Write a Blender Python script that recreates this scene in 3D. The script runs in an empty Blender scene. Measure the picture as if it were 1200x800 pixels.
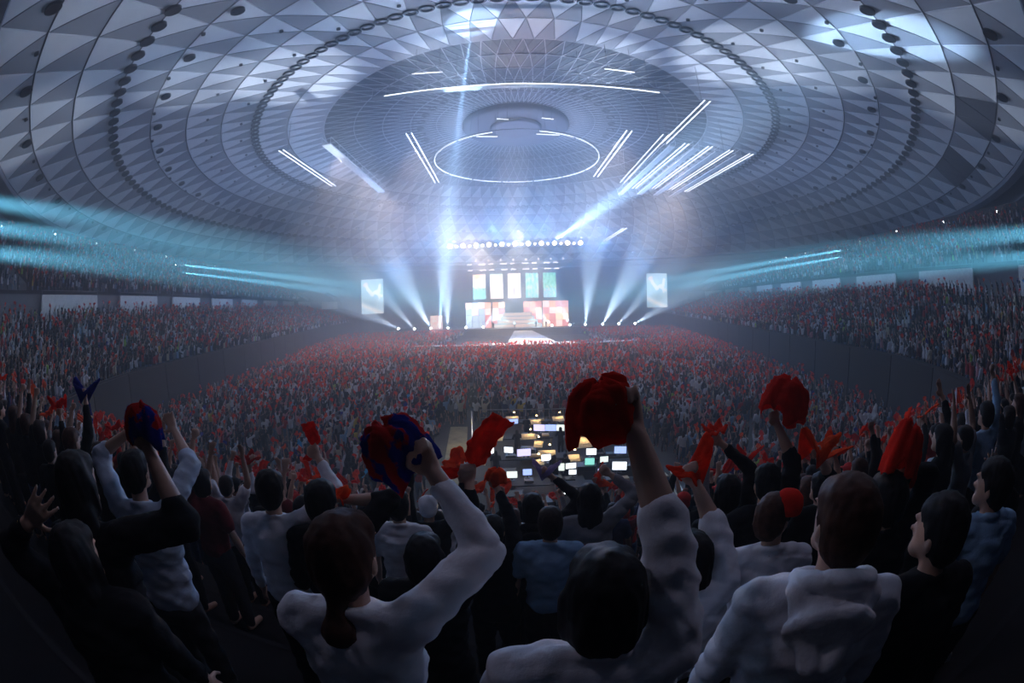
import bpy, bmesh, math, random
import numpy as np
from mathutils import Vector, Matrix, noise as mnoise

rnd = random.Random(7)
sc = bpy.context.scene
COL = sc.collection
PI = math.pi

# ------------------------------------------------------------------ camera (15.9 mm equisolid fisheye lens)
FPX, PITCH, ROLL, YAW = 528.92, -.0801, -.027, -.0224
CAMZ = 8.0
def _turn(x, y, f):
    c, s = math.cos(ROLL), math.sin(ROLL)
    x, y = x * c - y * s, x * s + y * c
    X, Y, Z = x, f, y
    c, s = math.cos(PITCH), math.sin(PITCH)
    Y, Z = Y * c - Z * s, Y * s + Z * c
    c, s = math.cos(YAW), math.sin(YAW)
    X, Y = X * c + Y * s, -X * s + Y * c
    return Vector((X, Y, Z))
cam_data = bpy.data.cameras.new('camera')
cam = bpy.data.objects.new('camera', cam_data)
COL.objects.link(cam)
cam_data.type = 'PANO'
cam_data.panorama_type = 'FISHEYE_EQUISOLID'
cam_data.sensor_width = 36.0
cam_data.sensor_fit = 'HORIZONTAL'
cam_data.fisheye_lens = FPX / 1200 * 36.0
cam_data.fisheye_fov = math.radians(200)
cam_data.clip_start = .05
cam_data.clip_end = 1000
rx, ry, rf = _turn(1, 0, 0), _turn(0, 1, 0), _turn(0, 0, 1)
cam.matrix_world = Matrix(((rx.x, ry.x, -rf.x, 0), (rx.y, ry.y, -rf.y, 0), (rx.z, ry.z, -rf.z, CAMZ), (0, 0, 0, 1)))
sc.camera = cam
def ray(px, py):
    x, y = px - 600, 400 - py
    r = math.hypot(x, y) + 1e-9
    th = 2 * math.asin(min(1, r / 2 / FPX))
    return _turn(math.sin(th) * x / r, math.sin(th) * y / r, math.cos(th))
def at(px, py, d):            # point seen at a pixel of the 1200x800 frame, d metres away
    v = ray(px, py) * d
    return Vector((v.x, v.y, v.z + CAMZ))
def at_z(px, py, z):          # the same, on a level plane
    v = ray(px, py); v = v * ((z - CAMZ) / v.z)
    return Vector((v.x, v.y, z))
def at_y(px, py, y):          # the same, on a plane across the hall
    v = ray(px, py); v = v * (y / v.y)
    return Vector((v.x, v.y, v.z + CAMZ))
def project(p):
    d = Vector(p) - Vector((0, 0, CAMZ))
    x, y, f = d.dot(rx), d.dot(ry), d.dot(rf)
    n = d.length; th = math.acos(max(-1, min(1, f / n))); r = 2 * FPX * math.sin(th / 2); q = math.hypot(x, y) + 1e-12
    return 600 + r * x / q, 400 - r * y / q

# ------------------------------------------------------------------ world: dark hall filled with stage haze
world = bpy.data.worlds.new('hall_air'); sc.world = world
world.use_nodes = True
nt = world.node_tree; nt.nodes.clear()
wo = nt.nodes.new('ShaderNodeOutputWorld')
bg = nt.nodes.new('ShaderNodeBackground'); bg.inputs['Color'].default_value = (.004, .005, .008, 1); bg.inputs['Strength'].default_value = 1
vs = nt.nodes.new('ShaderNodeVolumeScatter')
vs.inputs['Color'].default_value = (.80, .91, 1, 1); vs.inputs['Density'].default_value = .0076; vs.inputs['Anisotropy'].default_value = .25
nt.links.new(bg.outputs[0], wo.inputs['Surface']); nt.links.new(vs.outputs[0], wo.inputs['Volume'])

sc.view_settings.view_transform = 'Standard'
sc.view_settings.look = 'None'
sc.view_settings.exposure = 0.18
sc.view_settings.gamma = 1.0
sc.view_settings.use_curve_mapping = False
cy = sc.cycles
cy.max_bounces = 5; cy.diffuse_bounces = 3; cy.glossy_bounces = 2; cy.transmission_bounces = 3; cy.volume_bounces = 0
cy.caustics_reflective = False; cy.caustics_refractive = False
cy.sample_clamp_indirect = 4.0

# ------------------------------------------------------------------ lamps' light
def bulb_light(name, loc, power, color, radius=.4):
    l = bpy.data.lights.new(name, 'POINT'); l.energy = power; l.color = color; l.shadow_soft_size = radius
    o = bpy.data.objects.new(name, l); COL.objects.link(o); o.location = loc
    return o
D = 93.7
def spot(name, loc, aim, deg, power, color=(1, 1, 1), blend=.3, radius=.15):
    l = bpy.data.lights.new(name, 'SPOT')
    l.energy = power; l.color = color; l.spot_size = math.radians(deg); l.spot_blend = blend; l.shadow_soft_size = radius
    o = bpy.data.objects.new(name, l); COL.objects.link(o)
    o.location = loc
    o.rotation_euler = (Vector(aim) - Vector(loc)).to_track_quat('-Z', 'Y').to_euler()
    return o
ICE = (.36, .62, 1.0); TEAL = (.20, .70, 1.0); WARM = (1.0, .72, .50); LILAC = (.82, .74, 1.0)
FLOOR_W = 5.6e5          # watts of each floor beam lamp
TUBE_E = 2.2             # glow of the tube lights under the dome
# follow spots at the sides of the near stand, trained on the stage
FOLLOW = [(-31, 3, z, -16, 118, z - 5.5) for z in (13.4, 14.9, 16.4)] + [(31, 3, z, 14, 118, z - 3.0) for z in (11.4, 12.8)]
for x, y, z, a, c, e in FOLLOW:
    spot('follow_spot_light', (x, y, z), (a, c, e), 7.0, 2.0e6, TEAL, .8, .3)
SIDE_SPOTS = ((-54, 54.1, 17.2), (-54, 54.2, 16.0), (48, 51.5, 16.0), (48, 51.6, 15.04))
for i, (x, y, z) in enumerate(SIDE_SPOTS):
    q = Vector((-1, 116, 7 if i % 2 == 0 else 5)); p = Vector((x, y, z))
    spot('side_spot_light', p + (q - p).normalized() * .6, q, 3.0, 6.0e6, TEAL, .3)
# wide wash thrown from the stage truss onto the domed ceiling
for x in (-17, -11, -4, 3, 10, 16):
    spot('ceiling_wash_light', (x, 117.6, 25.4), (x * 2.4, 74, 46), 104, 3.6e4, (.56, .63, 1), .9, .6)
# lamps of the truss: beams fanning up into the hall
for i in range(9):
    x = -16 + i * 3.7
    spot('fan_beam_light', Vector((x, 117, 24.8)), at(395 + i * 42, 205 - 45 * math.sin(i / 8 * PI), 75), 9, 2.1e5, ICE, .7, .4)
spot('tall_beam_light', at_y(515, 386, 117), at(548, 60, 60), 5.0, 2.1e6, ICE, .5)
spot('tall_beam_light', at(551, 46, 58), at_y(515, 400, 117), 4.4, 3.2e6, ICE, .5)
spot('cross_beam_light', Vector((9, 117, 24.6)), at(848, 150, 62), 6.5, 3.0e6, ICE, .6)
spot('crown_light', Vector((-2, 117, 24.6)), at(605, -16, 60), 13, 1.7e5, (1, .84, .76), .6)
# warm audience lamps of the truss
for x in (-10, 9):
    spot('audience_lamp_light', (x, 116.0, 24.2), (x * 1.8, 66, 0), 66, 7.5e4, WARM, .8, .5)
# white and peach light poured onto the stage and the runway
for x in (-8, 6):
    spot('stage_key_light', (x, 108, 25), (x * .4, 119, 4), 50, 2.5e4, (1, .9, .82), .7, .4)
spot('runway_light', (0, 100, 26), (0, 80, 1), 40, 1.0e5, (1, .92, .85), .6, .4)
# dim lilac fill added over the near stand to light people's backs
for x in (-14, 14):
    spot('stand_fill_light', (x, 8, 25), (x * .3, 3, 6), 90, 850, LILAC, .8, .6)
# added blue fill around the stage, standing in for lamp spill in the haze
for x, z in ((-32, 18), (-24, 23), (-15, 20), (-6, 27), (5, 27), (13, 20), (22, 23), (30, 18)):
    spot('haze_fill_light', (x, 113.5, z), (x * .8, 40, z + 14), 160, 1.6e4, (.09, .38, 1.0), .6, .5)
# warm fill added at catwalk height to brighten the crowd on the floor
for x, y in ((-31, 70), (-31, 84), (-31, 97), (-17, 70), (17, 70), (31, 78), (36, 92), (40, 106)):
    spot('crowd_fill_light', (x, y, 35.4), (x * .55, y - 10, 0), 85, 1.5e4, (1, .70, .60), .8, .6)
# ------------------------------------------------------------------ helpers
MATS = {}
def M(name, color, rough=.6, var=.12, scale=3.0, metal=0.0, emit=0.0, ecol=None, bump=0.0, bscale=30.0, sheen=0.0, transl=0.0, spec=None):
    if name in MATS: return MATS[name]
    m = bpy.data.materials.new(name); m.use_nodes = True
    t = m.node_tree; b = t.nodes['Principled BSDF']
    b.inputs['Roughness'].default_value = rough; b.inputs['Metallic'].default_value = metal
    if spec is not None: b.inputs['Specular IOR Level'].default_value = spec
    tc = t.nodes.new('ShaderNodeTexCoord')
    nz = t.nodes.new('ShaderNodeTexNoise'); nz.inputs['Scale'].default_value = scale; nz.inputs['Detail'].default_value = 4
    t.links.new(tc.outputs['Object'], nz.inputs['Vector'])
    rp = t.nodes.new('ShaderNodeValToRGB')
    c = Vector(color[:3])
    rp.color_ramp.elements[0].position = .3; rp.color_ramp.elements[1].position = .7
    rp.color_ramp.elements[0].color = (*(c * (1 - var)), 1); rp.color_ramp.elements[1].color = (*(c * (1 + var)), 1)
    t.links.new(nz.outputs['Fac'], rp.inputs['Fac']); t.links.new(rp.outputs['Color'], b.inputs['Base Color'])
    if emit:
        b.inputs['Emission Color'].default_value = (*(ecol or color)[:3], 1); b.inputs['Emission Strength'].default_value = emit
    if sheen: b.inputs['Sheen Weight'].default_value = sheen
    if bump:
        n2 = t.nodes.new('ShaderNodeTexNoise'); n2.inputs['Scale'].default_value = bscale; n2.inputs['Detail'].default_value = 3
        t.links.new(tc.outputs['Object'], n2.inputs['Vector'])
        bp = t.nodes.new('ShaderNodeBump'); bp.inputs['Strength'].default_value = bump; bp.inputs['Distance'].default_value = .02
        t.links.new(n2.outputs['Fac'], bp.inputs['Height']); t.links.new(bp.outputs['Normal'], b.inputs['Normal'])
    if transl: see_through_cloth(t, b, rp.outputs['Color'], transl)
    MATS[name] = m
    return m
def see_through_cloth(t, b, col, k):          # thin cloth: light from the far side glows through it
    tr = t.nodes.new('ShaderNodeBsdfTranslucent'); mx = t.nodes.new('ShaderNodeMixShader'); mx.inputs[0].default_value = k
    out = [n for n in t.nodes if n.type == 'OUTPUT_MATERIAL'][0]
    t.links.new(col, tr.inputs['Color']); t.links.new(b.outputs[0], mx.inputs[1]); t.links.new(tr.outputs[0], mx.inputs[2]); t.links.new(mx.outputs[0], out.inputs['Surface'])
def M_attr(name, rough=.8, emit=0.0, transl=0.0):          # colour comes from a point attribute 'col'
    if name in MATS: return MATS[name]
    m = bpy.data.materials.new(name); m.use_nodes = True
    t = m.node_tree; b = t.nodes['Principled BSDF']; b.inputs['Roughness'].default_value = rough
    a = t.nodes.new('ShaderNodeAttribute'); a.attribute_name = 'col'
    if emit:
        b.inputs['Base Color'].default_value = (.02, .02, .02, 1)
        t.links.new(a.outputs['Color'], b.inputs['Emission Color']); b.inputs['Emission Strength'].default_value = emit
    else:
        t.links.new(a.outputs['Color'], b.inputs['Base Color'])
    if transl: see_through_cloth(t, b, a.outputs['Color'], transl)
    MATS[name] = m
    return m

def link(name, data, parent=None, mats=None):
    o = bpy.data.objects.new(name, data); COL.objects.link(o)
    if parent is not None: o.parent = parent
    return o
def tag(o, label, cat, group=None, kind=None):
    if label: o['label'] = label
    if cat: o['category'] = cat
    if group: o['group'] = group
    if kind: o['kind'] = kind
    return o
def thing(name, label, cat, loc=(0, 0, 0), rz=0.0, group=None):
    o = bpy.data.objects.new(name, None); COL.objects.link(o)
    o.location = loc; o.rotation_euler = (0, 0, rz); o.empty_display_size = .1
    return tag(o, label, cat, group)
def structure(o, label=None):
    o['kind'] = 'structure'
    if label: o['label'] = label
    return o

class MB:
    def __init__(s): s.v = []; s.f = []; s.m = []
    def add(s, vs, fs, mi=0):
        k = len(s.v); s.v.extend([tuple(v) for v in vs]); s.f.extend([tuple(k + i for i in f) for f in fs]); s.m.extend([mi] * len(fs)); return s
    def box(s, c, d, mi=0, rz=0.0, top=1.0):
        x, y, z = (d[0] / 2, d[1] / 2, d[2] / 2); cs, sn = math.cos(rz), math.sin(rz)
        vs = []
        for dz in (-z, z):
            k = top if dz > 0 else 1.0
            for dx, dy in ((-x, -y), (x, -y), (x, y), (-x, y)):
                dx, dy = dx * k, dy * k
                vs.append((c[0] + dx * cs - dy * sn, c[1] + dx * sn + dy * cs, c[2] + dz))
        return s.add(vs, [(0, 3, 2, 1), (4, 5, 6, 7), (0, 1, 5, 4), (1, 2, 6, 5), (2, 3, 7, 6), (3, 0, 4, 7)], mi)
    def tube(s, a, b, r0, r1=None, n=6, mi=0, caps=True):
        a, b = Vector(a), Vector(b); r1 = r0 if r1 is None else r1
        d = (b - a).normalized(); u = d.orthogonal().normalized(); w = d.cross(u)
        vs = [a + (u * math.cos(2 * PI * i / n) + w * math.sin(2 * PI * i / n)) * r0 for i in range(n)] + [b + (u * math.cos(2 * PI * i / n) + w * math.sin(2 * PI * i / n)) * r1 for i in range(n)]
        fs = [(i, (i + 1) % n, n + (i + 1) % n, n + i) for i in range(n)]
        if caps: fs += [tuple(reversed(range(n))), tuple(range(n, 2 * n))]
        return s.add(vs, fs, mi)
    def path(s, pts, r, n=6, mi=0, close=False):
        pts = [Vector(p) for p in pts]
        k = len(pts)
        for i in range(k - 1 + (1 if close else 0)): s.tube(pts[i], pts[(i + 1) % k], r, r, n, mi)
        return s
    def lathe(s, prof, c=(0, 0, 0), n=16, mi=0):       # profile of (r, z)
        vs = []
        for r, z in prof:
            for i in range(n): vs.append((c[0] + r * math.cos(2 * PI * i / n), c[1] + r * math.sin(2 * PI * i / n), c[2] + z))
        fs = []
        for j in range(len(prof) - 1):
            for i in range(n): fs.append((j * n + i, j * n + (i + 1) % n, (j + 1) * n + (i + 1) % n, (j + 1) * n + i))
        fs.append(tuple(reversed(range(n)))); fs.append(tuple(range((len(prof) - 1) * n, len(prof) * n)))
        return s.add(vs, fs, mi)
    def mesh(s, name, mats):
        me = bpy.data.meshes.new(name); me.from_pydata(s.v, [], s.f)
        for m in (mats if isinstance(mats, (list, tuple)) else [mats]): me.materials.append(m)
        if any(s.m): me.polygons.foreach_set('material_index', s.m)
        me.update(); return me
    def build(s, name, mats, parent=None, smooth=False):
        me = s.mesh(name, mats)
        if smooth: me.polygons.foreach_set('use_smooth', [True] * len(me.polygons))
        return link(name, me, parent)

def unit(v): return Vector(v).normalized()

# ------------------------------------------------------------------ the domed ceiling
RS = 2.23 * D; ZAPEX = CAMZ + .43236 * D; ZC = ZAPEX - RS
def dome_pt(rho, az, drop=0.0):                 # az 0 faces the camera, degrees
    r = rho * D; a = math.radians(az); z = ZC + math.sqrt(RS * RS - r * r)
    n = unit((r * math.sin(a), -r * math.cos(a), z - ZC))
    return Vector((r * math.sin(a), -r * math.cos(a), z)) - n * drop     # relative to the dome's axis
def dome_world(rho, az, drop=0.0): return dome_pt(rho, az, drop) + Vector((0, D, 0))
m_shell = M('roof_shell_dark', (.045, .05, .065), .8)
m_pw = M('roof_panel_white', (.78, .79, .82), .75, .05, .35)
m_pg = M('roof_panel_grey', (.30, .31, .345), .75, .06, .35)
m_pd = M('roof_panel_charcoal', (.07, .075, .095), .7)
m_line = M('roof_joint_black', (.012, .013, .018), .6)
m_lampdark = M('downlight_black_glass', (.006, .008, .012), .25, .1)
m_vent = M('vent_ring_blue_black', (.010, .020, .035), .45)
m_pane = M('roof_glass_dark', (.022, .036, .060), .6, .2, .3, spec=.12)
m_gbar = M('glazing_bar_pale', (.46, .47, .50), .6)
m_hub = M('roof_hub_grey', (.05, .055, .075), .7, spec=.2)

bm = bmesh.new()
NZ, NA = 26, 90
rows = []
for j in range(NZ + 1):
    rho = .006 + (.9985 - .006) * j / NZ
    rows.append([bm.verts.new(dome_pt(rho, i * 360 / NA, -.45)) for i in range(NA)])
for j in range(NZ):
    for i in range(NA): bm.faces.new((rows[j][i], rows[j][(i + 1) % NA], rows[j + 1][(i + 1) % NA], rows[j + 1][i]))
me = bpy.data.meshes.new('ceiling'); bm.to_mesh(me); bm.free(); me.materials.append(m_shell)
ceiling = link('ceiling', me); ceiling.location = (0, D, 0)
structure(ceiling, 'domed ceiling of pale and grey triangular panels with a dark glazed centre')

RHO = [.9985, .9508, .895, .836, .775, .713, .648, .583, .5157, .437]
GRHO = [.437, .372, .308, .245, .185, .125]
def tri_piece(p, thick, gap):                    # a thin slab on three points, shrunk by the joint
    c = (p[0] + p[1] + p[2]) / 3
    n = (p[1] - p[0]).cross(p[2] - p[0]).normalized()
    if n.z > 0: n = -n
    q = [v + (c - v).normalized() * gap for v in p]
    lo = [v + n * thick for v in q]; mid = [v + (c - v).normalized() * thick for v in lo]
    return [*q, *mid], [(0, 1, 2), (5, 4, 3), (0, 3, 4, 1), (1, 4, 5, 2), (2, 5, 3, 0)]
cands = []      # (pixel area, base name, mesh, azimuth)
rest = MB(); 
def frame_area(pts):
    q = [project(p) for p in pts]
    cx, cyy = sum(a for a, b in q) / 3, sum(b for a, b in q) / 3
    if not (-10 < cx < 1210 and -10 < cyy < 810): return 0
    (x0, y0), (x1, y1), (x2, y2) = q
    return abs((x1 - x0) * (y2 - y0) - (x2 - x0) * (y1 - y0)) / 2
def lattice(rhos, start, step_n, mats, thick, gap, drop, name, keep, dark_at=()):
    cands, restb = [], MB()
    for i in range(len(rhos) - 1):
        n = step_n; w = 360 / n
        off_o = w / 2 if (i + start) % 2 == 0 else 0.0
        off_i = w / 2 - off_o
        ro, ri = rhos[i], rhos[i + 1]
        protos = {}
        for kind in (0, 1):
            if kind == 0: tri = [(ro, -w / 2), (ro, w / 2), (ri, 0)]      # broad side outwards
            else: tri = [(ri, -w / 2), (ri, w / 2), (ro, 0)]
            base = tri
            vs, fs = tri_piece([dome_pt(r, a, drop) for r, a in base], thick, gap)
            me = bpy.data.meshes.new(name); me.from_pydata([tuple(v) for v in vs], [], fs); me.materials.append(mats[kind]); me.update()
            for k in range(n):
                az = k * w + (off_o + w / 2 if kind == 0 else off_i + w / 2)
                pts = [dome_world(r, a + az) for r, a in base]
                az180 = (az + 180) % 360 - 180
                cands.append((frame_area(pts), me, az, vs, fs, kind, i, az180))
    cands.sort(key=lambda c: -c[0])
    for c in cands[:keep]:
        if c[0] <= 0: continue
        o = link(name, c[1], ceiling); o.rotation_euler = (0, 0, math.radians(c[2]))
        if any(i == c[6] and a0 < c[7] < a1 for i, a0, a1 in dark_at):
            o.material_slots[0].link = 'OBJECT'; o.material_slots[0].material = m_pd
    for c in cands[keep:]:
        cs, sn = math.cos(math.radians(c[2])), math.sin(math.radians(c[2]))
        restb.add([(v[0] * cs - v[1] * sn, v[0] * sn + v[1] * cs, v[2]) for v in c[3]], c[4], c[5])
    o = restb.build(name + '_field', mats, ceiling); o['kind'] = 'stuff'
lattice(RHO, 0, 90, [m_pw, m_pg], .14, .05, 0.0, 'ceiling_panel', 300, ((1, 32.5, 39.0), (1, 47.0, 54.5)))
lattice(GRHO, 1, 90, [m_pane, m_pane], .05, .10, -.10, 'glass_pane', 240)
# black seams that run round the dome
for i, r in enumerate(RHO[1:9]):
    b = MB(); n = 180; hw = .00085 if i in (0, 1, 2, 4) else .0005
    for k in range(n):
        a0, a1 = k * 2, k * 2 + 2
        b.add([dome_pt(r - hw, a0, .16), dome_pt(r - hw, a1, .16), dome_pt(r + hw, a1, .16), dome_pt(r + hw, a0, .16)], [(0, 1, 2, 3)])
    b.build('seam_ring', m_line, ceiling)
# pale bars of the glazed centre
b = MB()
for i, r in enumerate(GRHO):
    for k in range(90):
        off = 2 if i % 2 == 0 else 0
        p = dome_pt(r, k * 4 + off, .05)
        b.tube(p, dome_pt(r, k * 4 + 4 + off, .05), .075, n=4, caps=False)
        if i + 1 < len(GRHO):
            b.tube(p, dome_pt(GRHO[i + 1], k * 4 + off + 2, .05), .075, n=4, caps=False)
            b.tube(p, dome_pt(GRHO[i + 1], k * 4 + off - 2, .05), .075, n=4, caps=False)
o = b.build('glazing_bars', m_gbar, ceiling); o['kind'] = 'stuff'
# hub at the crown
b = MB(); b.lathe([(.2, ZAPEX - .9), (.09 * D, ZAPEX - 1.1), (.118 * D, ZAPEX - 1.5), (.125 * D, ZAPEX - 1.0), (.125 * D, ZAPEX - .2)], n=60)
b.build('hub', m_hub, ceiling, True)
b = MB(); b.lathe([(.050 * D, ZAPEX - 1.6), (.056 * D, ZAPEX - 1.9), (.060 * D, ZAPEX - 1.6), (.060 * D, ZAPEX - 1.1)], n=48)
b.build('hub_ring', m_hub, ceiling, True)
# dark downlights and vent rings set into the dome
def disc_mesh(name, r, mat, depth=.25, ring=False):
    b = MB()
    if ring:
        n, k = 20, 6
        vs = []; fs = []
        for i in range(n):
            a = 2 * PI * i / n
            for j in range(k):
                t = 2 * PI * j / k
                vs.append(((r + .17 * math.cos(t)) * math.cos(a), (r + .17 * math.cos(t)) * math.sin(a), .15 * math.sin(t)))
                fs.append((i * k + j, ((i + 1) % n) * k + j, ((i + 1) % n) * k + (j + 1) % k, i * k + (j + 1) % k))
        b.add(vs, fs)
    else:
        b.lathe([(r * .99, .1), (r, 0), (r, -depth), (r * .93, -depth - .03), (r * .86, -depth + .05)], n=20)
    return b.mesh(name, mat)
me_down = disc_mesh('downlight', .78, m_lampdark)
me_small = disc_mesh('small_downlight', .24, m_lampdark, .18)
me_out = disc_mesh('downlight', .72, m_lampdark)
me_ring = disc_mesh('vent_ring', .74, m_vent, ring=True)
def fit_disc(name, me, rho, az, drop):
    p = dome_pt(rho, az, drop)
    w = p + Vector((0, D, 0)); x, y = project(w)
    if not (-40 < x < 1240 and -40 < y < 820): return
    o = link(name, me, ceiling); o.location = p
    n = unit((p.x, p.y, p.z - ZC)); o.rotation_euler = n.to_track_quat('Z', 'Y').to_euler()
for k in range(180): fit_disc('downlight', me_down, .835, k * 2 + .35, .2)
for k in range(180): fit_disc('vent_ring', me_ring, .5815, k * 2 + .35, .25)
for k in range(45):
    fit_disc('downlight', me_out, .7625, k * 8 + 4.4, .2); fit_disc('downlight', me_out, .957, k * 8 + 6.4, .2)
    fit_disc('small_downlight', me_small, .955, k * 8 + 2.4, .2); fit_disc('small_downlight', me_small, .772, k * 8 + .6, .2)
    fit_disc('small_downlight', me_small, .676, k * 8 + 1.6, .2); fit_disc('small_downlight', me_small, .61, k * 8 + 4.2, .2)
for k in range(36): fit_disc('vent_ring', me_ring, .223, k * 10 + .3, .4)

# ------------------------------------------------------------------ rim of the dome and the outer wall
m_rim = M('rim_grey', (.16, .17, .20), .6)
m_dark = M('hall_dark_paint', (.025, .027, .034), .85)
m_conc = M('concourse_grey', (.11, .11, .125), .8)
ZRIM = CAMZ + .1929 * D
def ring_strip(b, r0, z0, r1, z1, n=120, mi=0):
    vs = []
    for r, z in ((r0, z0), (r1, z1)):
        for i in range(n):
            a = 2 * PI * i / n; vs.append((r * math.sin(a), D - r * math.cos(a), z))
    b.add(vs, [(i, (i + 1) % n, n + (i + 1) % n, n + i) for i in range(n)], mi)
RR = .9985 * D
b = MB(); ring_strip(b, RR - .25, ZRIM + .05, RR - .25, ZRIM - .55); ring_strip(b, RR - .25, ZRIM - .55, RR + 1.2, ZRIM - .8); ring_strip(b, RR + 1.2, ZRIM - .8, RR + 1.2, ZRIM + 1.0)
structure(b.build('trim_1', m_rim), 'grey ring beam around the edge of the dome')
b = MB(); ring_strip(b, RR + 2.6, ZRIM - 2.2, RR + 2.6, ZRIM - 2.5); ring_strip(b, RR + 2.6, ZRIM - 2.5, RR + 4.5, ZRIM - 2.5); ring_strip(b, RR + 2.6, ZRIM - 2.2, RR + 4.5, ZRIM - 2.2)
structure(b.build('trim_2', m_rim), 'thin catwalk edge below the ring beam')
b = MB(); ring_strip(b, RR + 4.6, ZRIM + 3, RR + 4.6, 0); ring_strip(b, RR + 4.6, ZRIM + 3, RR - .2, ZRIM + 1)
structure(b.build('wall_outer', m_dark), 'dark curved outer wall behind the top seats')
m_bulb = M('bulkhead_white', (.9, .95, 1), .5, emit=6.0, ecol=(.85, .93, 1))
bulb = MB().lathe([(.02, -.12), (.12, -.06), (.16, .05), (.10, .14)], n=10).mesh('bulkhead_lamp', m_bulb)

# ------------------------------------------------------------------ field and stands
m_floor = M('field_cover_grey', (.05, .048, .05), .8)
b = MB(); n = 96
b.add([((RR + 4.5) * math.sin(2 * PI * i / n), D - (RR + 4.5) * math.cos(2 * PI * i / n), 0) for i in range(n)], [tuple(range(n))])
structure(b.build('floor', m_floor), 'dark covered arena floor')
FL = [(-21.2, 10.6), (-24.5, 15.4), (-27.6, 22), (-29.6, 32), (-33, 48), (-37.5, 66), (-46, 103), (-53, 139), (-50, 157)]
FR = [(19.4, 10.6), (22.5, 15.4), (24.8, 22), (26.0, 32), (28.4, 46), (31.2, 62), (38.5, 102), (45.5, 137), (43, 152)]
def resample(pts, step):
    out = [Vector(pts[0])]; acc = 0.0
    segs = [(Vector(a), Vector(c)) for a, c in zip(pts, pts[1:])]
    L = sum((c - a).length for a, c in segs); k = int(L / step)
    res = []
    for i in range(k + 1):
        t = i * L / k
        for a, c in segs:
            l = (c - a).length
            if t <= l + 1e-6: res.append(a + (c - a) * (t / l)); break
            t -= l
    return res
def offset_line(pts, off, sgn):
    res = []
    for i, p in enumerate(pts):
        a = pts[max(0, i - 1)]; c = pts[min(len(pts) - 1, i + 1)]
        d = (c - a).normalized(); nrm = Vector((-d.y, d.x)) * sgn
        res.append(p + nrm * off)
    return res
FLs, FRs = resample(FL, 1.0), resample(FR, 1.0)
def smooth_line(p, n=14):
    for _ in range(n): p = [p[0]] + [(p[i - 1] + p[i] * 2 + p[i + 1]) / 4 for i in range(1, len(p) - 1)] + [p[-1]]
    return p
FLs, FRs = smooth_line(FLs), smooth_line(FRs)
LOW_N, LOW_Z, LOW_RISE, LOW_PITCH = 18, 4.0, .29, .86
UP_ROWS, UP_Z, UP_RISE, UP_PITCH, UP_OFF = {'left': 20, 'right': 14}, 11.9, .45, .85, 17.6
m_pad = M('fence_pad_brown', (.013, .011, .012), .8, .2, .8, spec=.2)
m_step = M('stand_step_concrete', (.016, .016, .018), .95, spec=.1)
m_para = M('parapet_cream', (.66, .63, .60), .7, .1)
ORD = ['first', 'second', 'third', 'fourth', 'fifth', 'sixth', 'seventh', 'eighth', 'ninth', 'tenth', 'eleventh', 'twelfth']
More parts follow.
